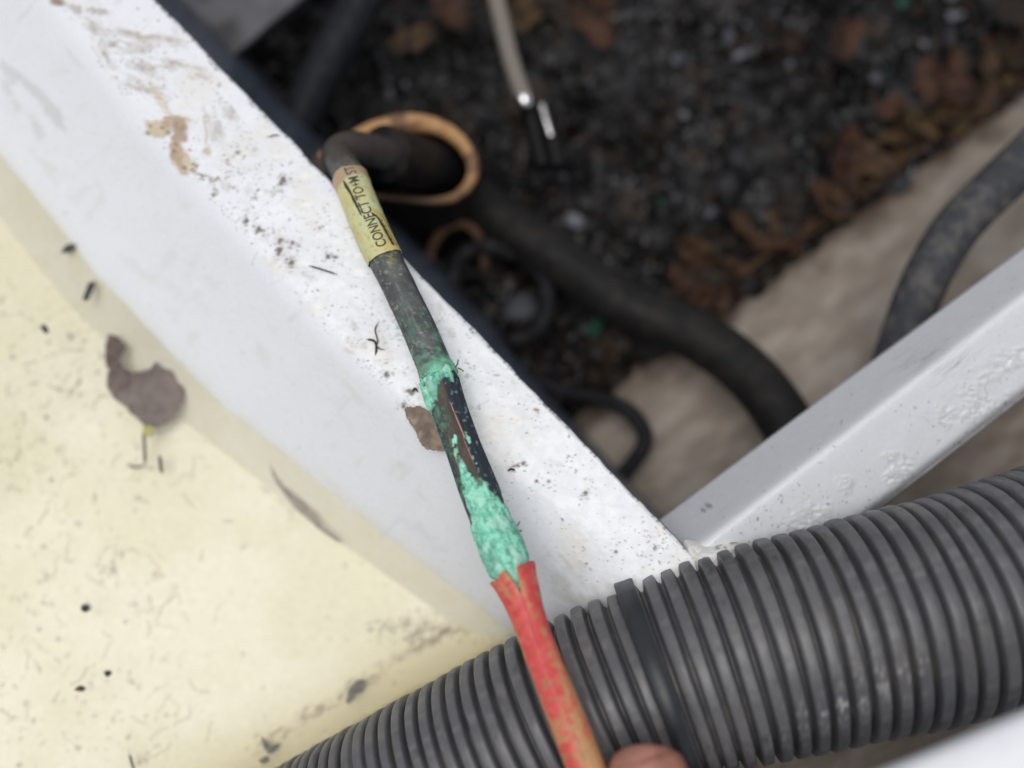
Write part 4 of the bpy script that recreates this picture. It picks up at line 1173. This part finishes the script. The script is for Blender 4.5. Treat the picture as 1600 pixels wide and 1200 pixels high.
poly_leaf('leaf_fragment', [(631, 641), (637, 635), (646, 637), (652, 633), (668, 641), (690, 655), (700, 668), (704, 700), (694, 706), (682, 704), (664, 701), (655, 690), (651, 678), (640, 661)], .16, .03, S(150, 134, 118), S(122, 108, 98), 'grey-brown leaf fragment under the cable on the long beam', 'leaf', .28, 17)
for (pts, lb) in [
    ([(95, 394), (103, 383), (115, 381), (117, 386), (108, 394)], 'small dark flake in the water near the beam, uppermost'),
    ([(129, 468), (138, 442), (149, 440), (146, 449), (136, 469)], 'dark oblong flake in the water above the bitten leaf'),
    ([(62, 510), (70, 507), (76, 517), (70, 521)], 'small dark flake left of the bitten leaf'),
    ([(462, 688), (470, 683), (478, 694), (473, 701), (466, 698)], 'dark flake on the sloping side of the long beam at the waterline'),
    ([(128, 945), (136, 944), (140, 952), (132, 957), (126, 952)], 'round dark speck in the water at the lower left'),
    ([(162, 1050), (170, 1047), (174, 1053), (166, 1058)], 'round dark speck, lower of the pair at the lower left'),
    ([(115, 1078), (124, 1071), (134, 1075), (126, 1081)], 'reddish brown flake in the water at the lower left')]:
    on_beam = pts[0] == (462, 688)
    red_ = pts[0] == (115, 1078)
    poly_leaf('dirt_flake', pts, -4.35 if not on_beam else -3.9, .06, S(120, 86, 72) if red_ else S(66, 66, 70), S(50, 50, 52), lb, 'flake', .03, 19)
poly_leaf('dirt_clump', [(540, 1098), (546, 1075), (560, 1062), (571, 1066), (569, 1076), (556, 1086), (546, 1099)], -5.35, .15, S(100, 96, 84), S(70, 68, 62), 'dark clump of silt in the corner above the hose', 'clump', .15, 23)
poly_leaf('dirt_clump', [(408, 1150), (416, 1158), (424, 1166), (436, 1162), (430, 1174), (420, 1178), (412, 1168)], -5.3, .15, S(100, 98, 88), S(70, 68, 62), 'dark forked clump of silt left of the hose end', 'clump', .15, 25)
poly_leaf('dirt_clump', [(404, 1188), (414, 1182), (420, 1188), (410, 1194)], -5.3, .12, S(100, 98, 88), S(70, 68, 62), 'smallest dark clump of silt at the bottom edge', 'clump', .1, 27)
twig('root_fibre', [(572, 530, .06), (585, 533, .1), (588, 545, .08), (586, 555, .06)], .035, 'dark root fibre on the long beam left of the cable, thick piece', 'fibre')
twig('root_fibre', [(592, 502, .06), (586, 515, .1), (590, 532, .12), (588, 540, .08), (594, 545, .1), (602, 547, .06)], .02, 'curved hair-thin root fibre on the long beam left of the cable', 'fibre')
twig('root_fibre', [(645, 612, .08), (648, 607, .12), (653, 612, .10)], .035, 'small dark hooked fibre above the leaf fragment', 'fibre')
twig('straw', [(482, 415, .05), (500, 420, .07), (527, 429, .05)], .025, 'thin dark straw on the long beam left of the label', 'straw')
twig('straw', [(420, 214, .06), (428, 211, .1), (437, 211, .08)], .02, 'tiny curved hair near the beam edge above the label', 'straw')
twig('straw', [(793, 736, .05), (799, 733, .08), (805, 735, .05)], .03, 'tiny dark curl on the beam right of the green crust', 'straw')
twig('straw', [(202, 1178, -5.2), (205, 1188, -5.2), (210, 1205, -5.2)], .05, 'brown stalk at the bottom edge in the water', 'stalk')
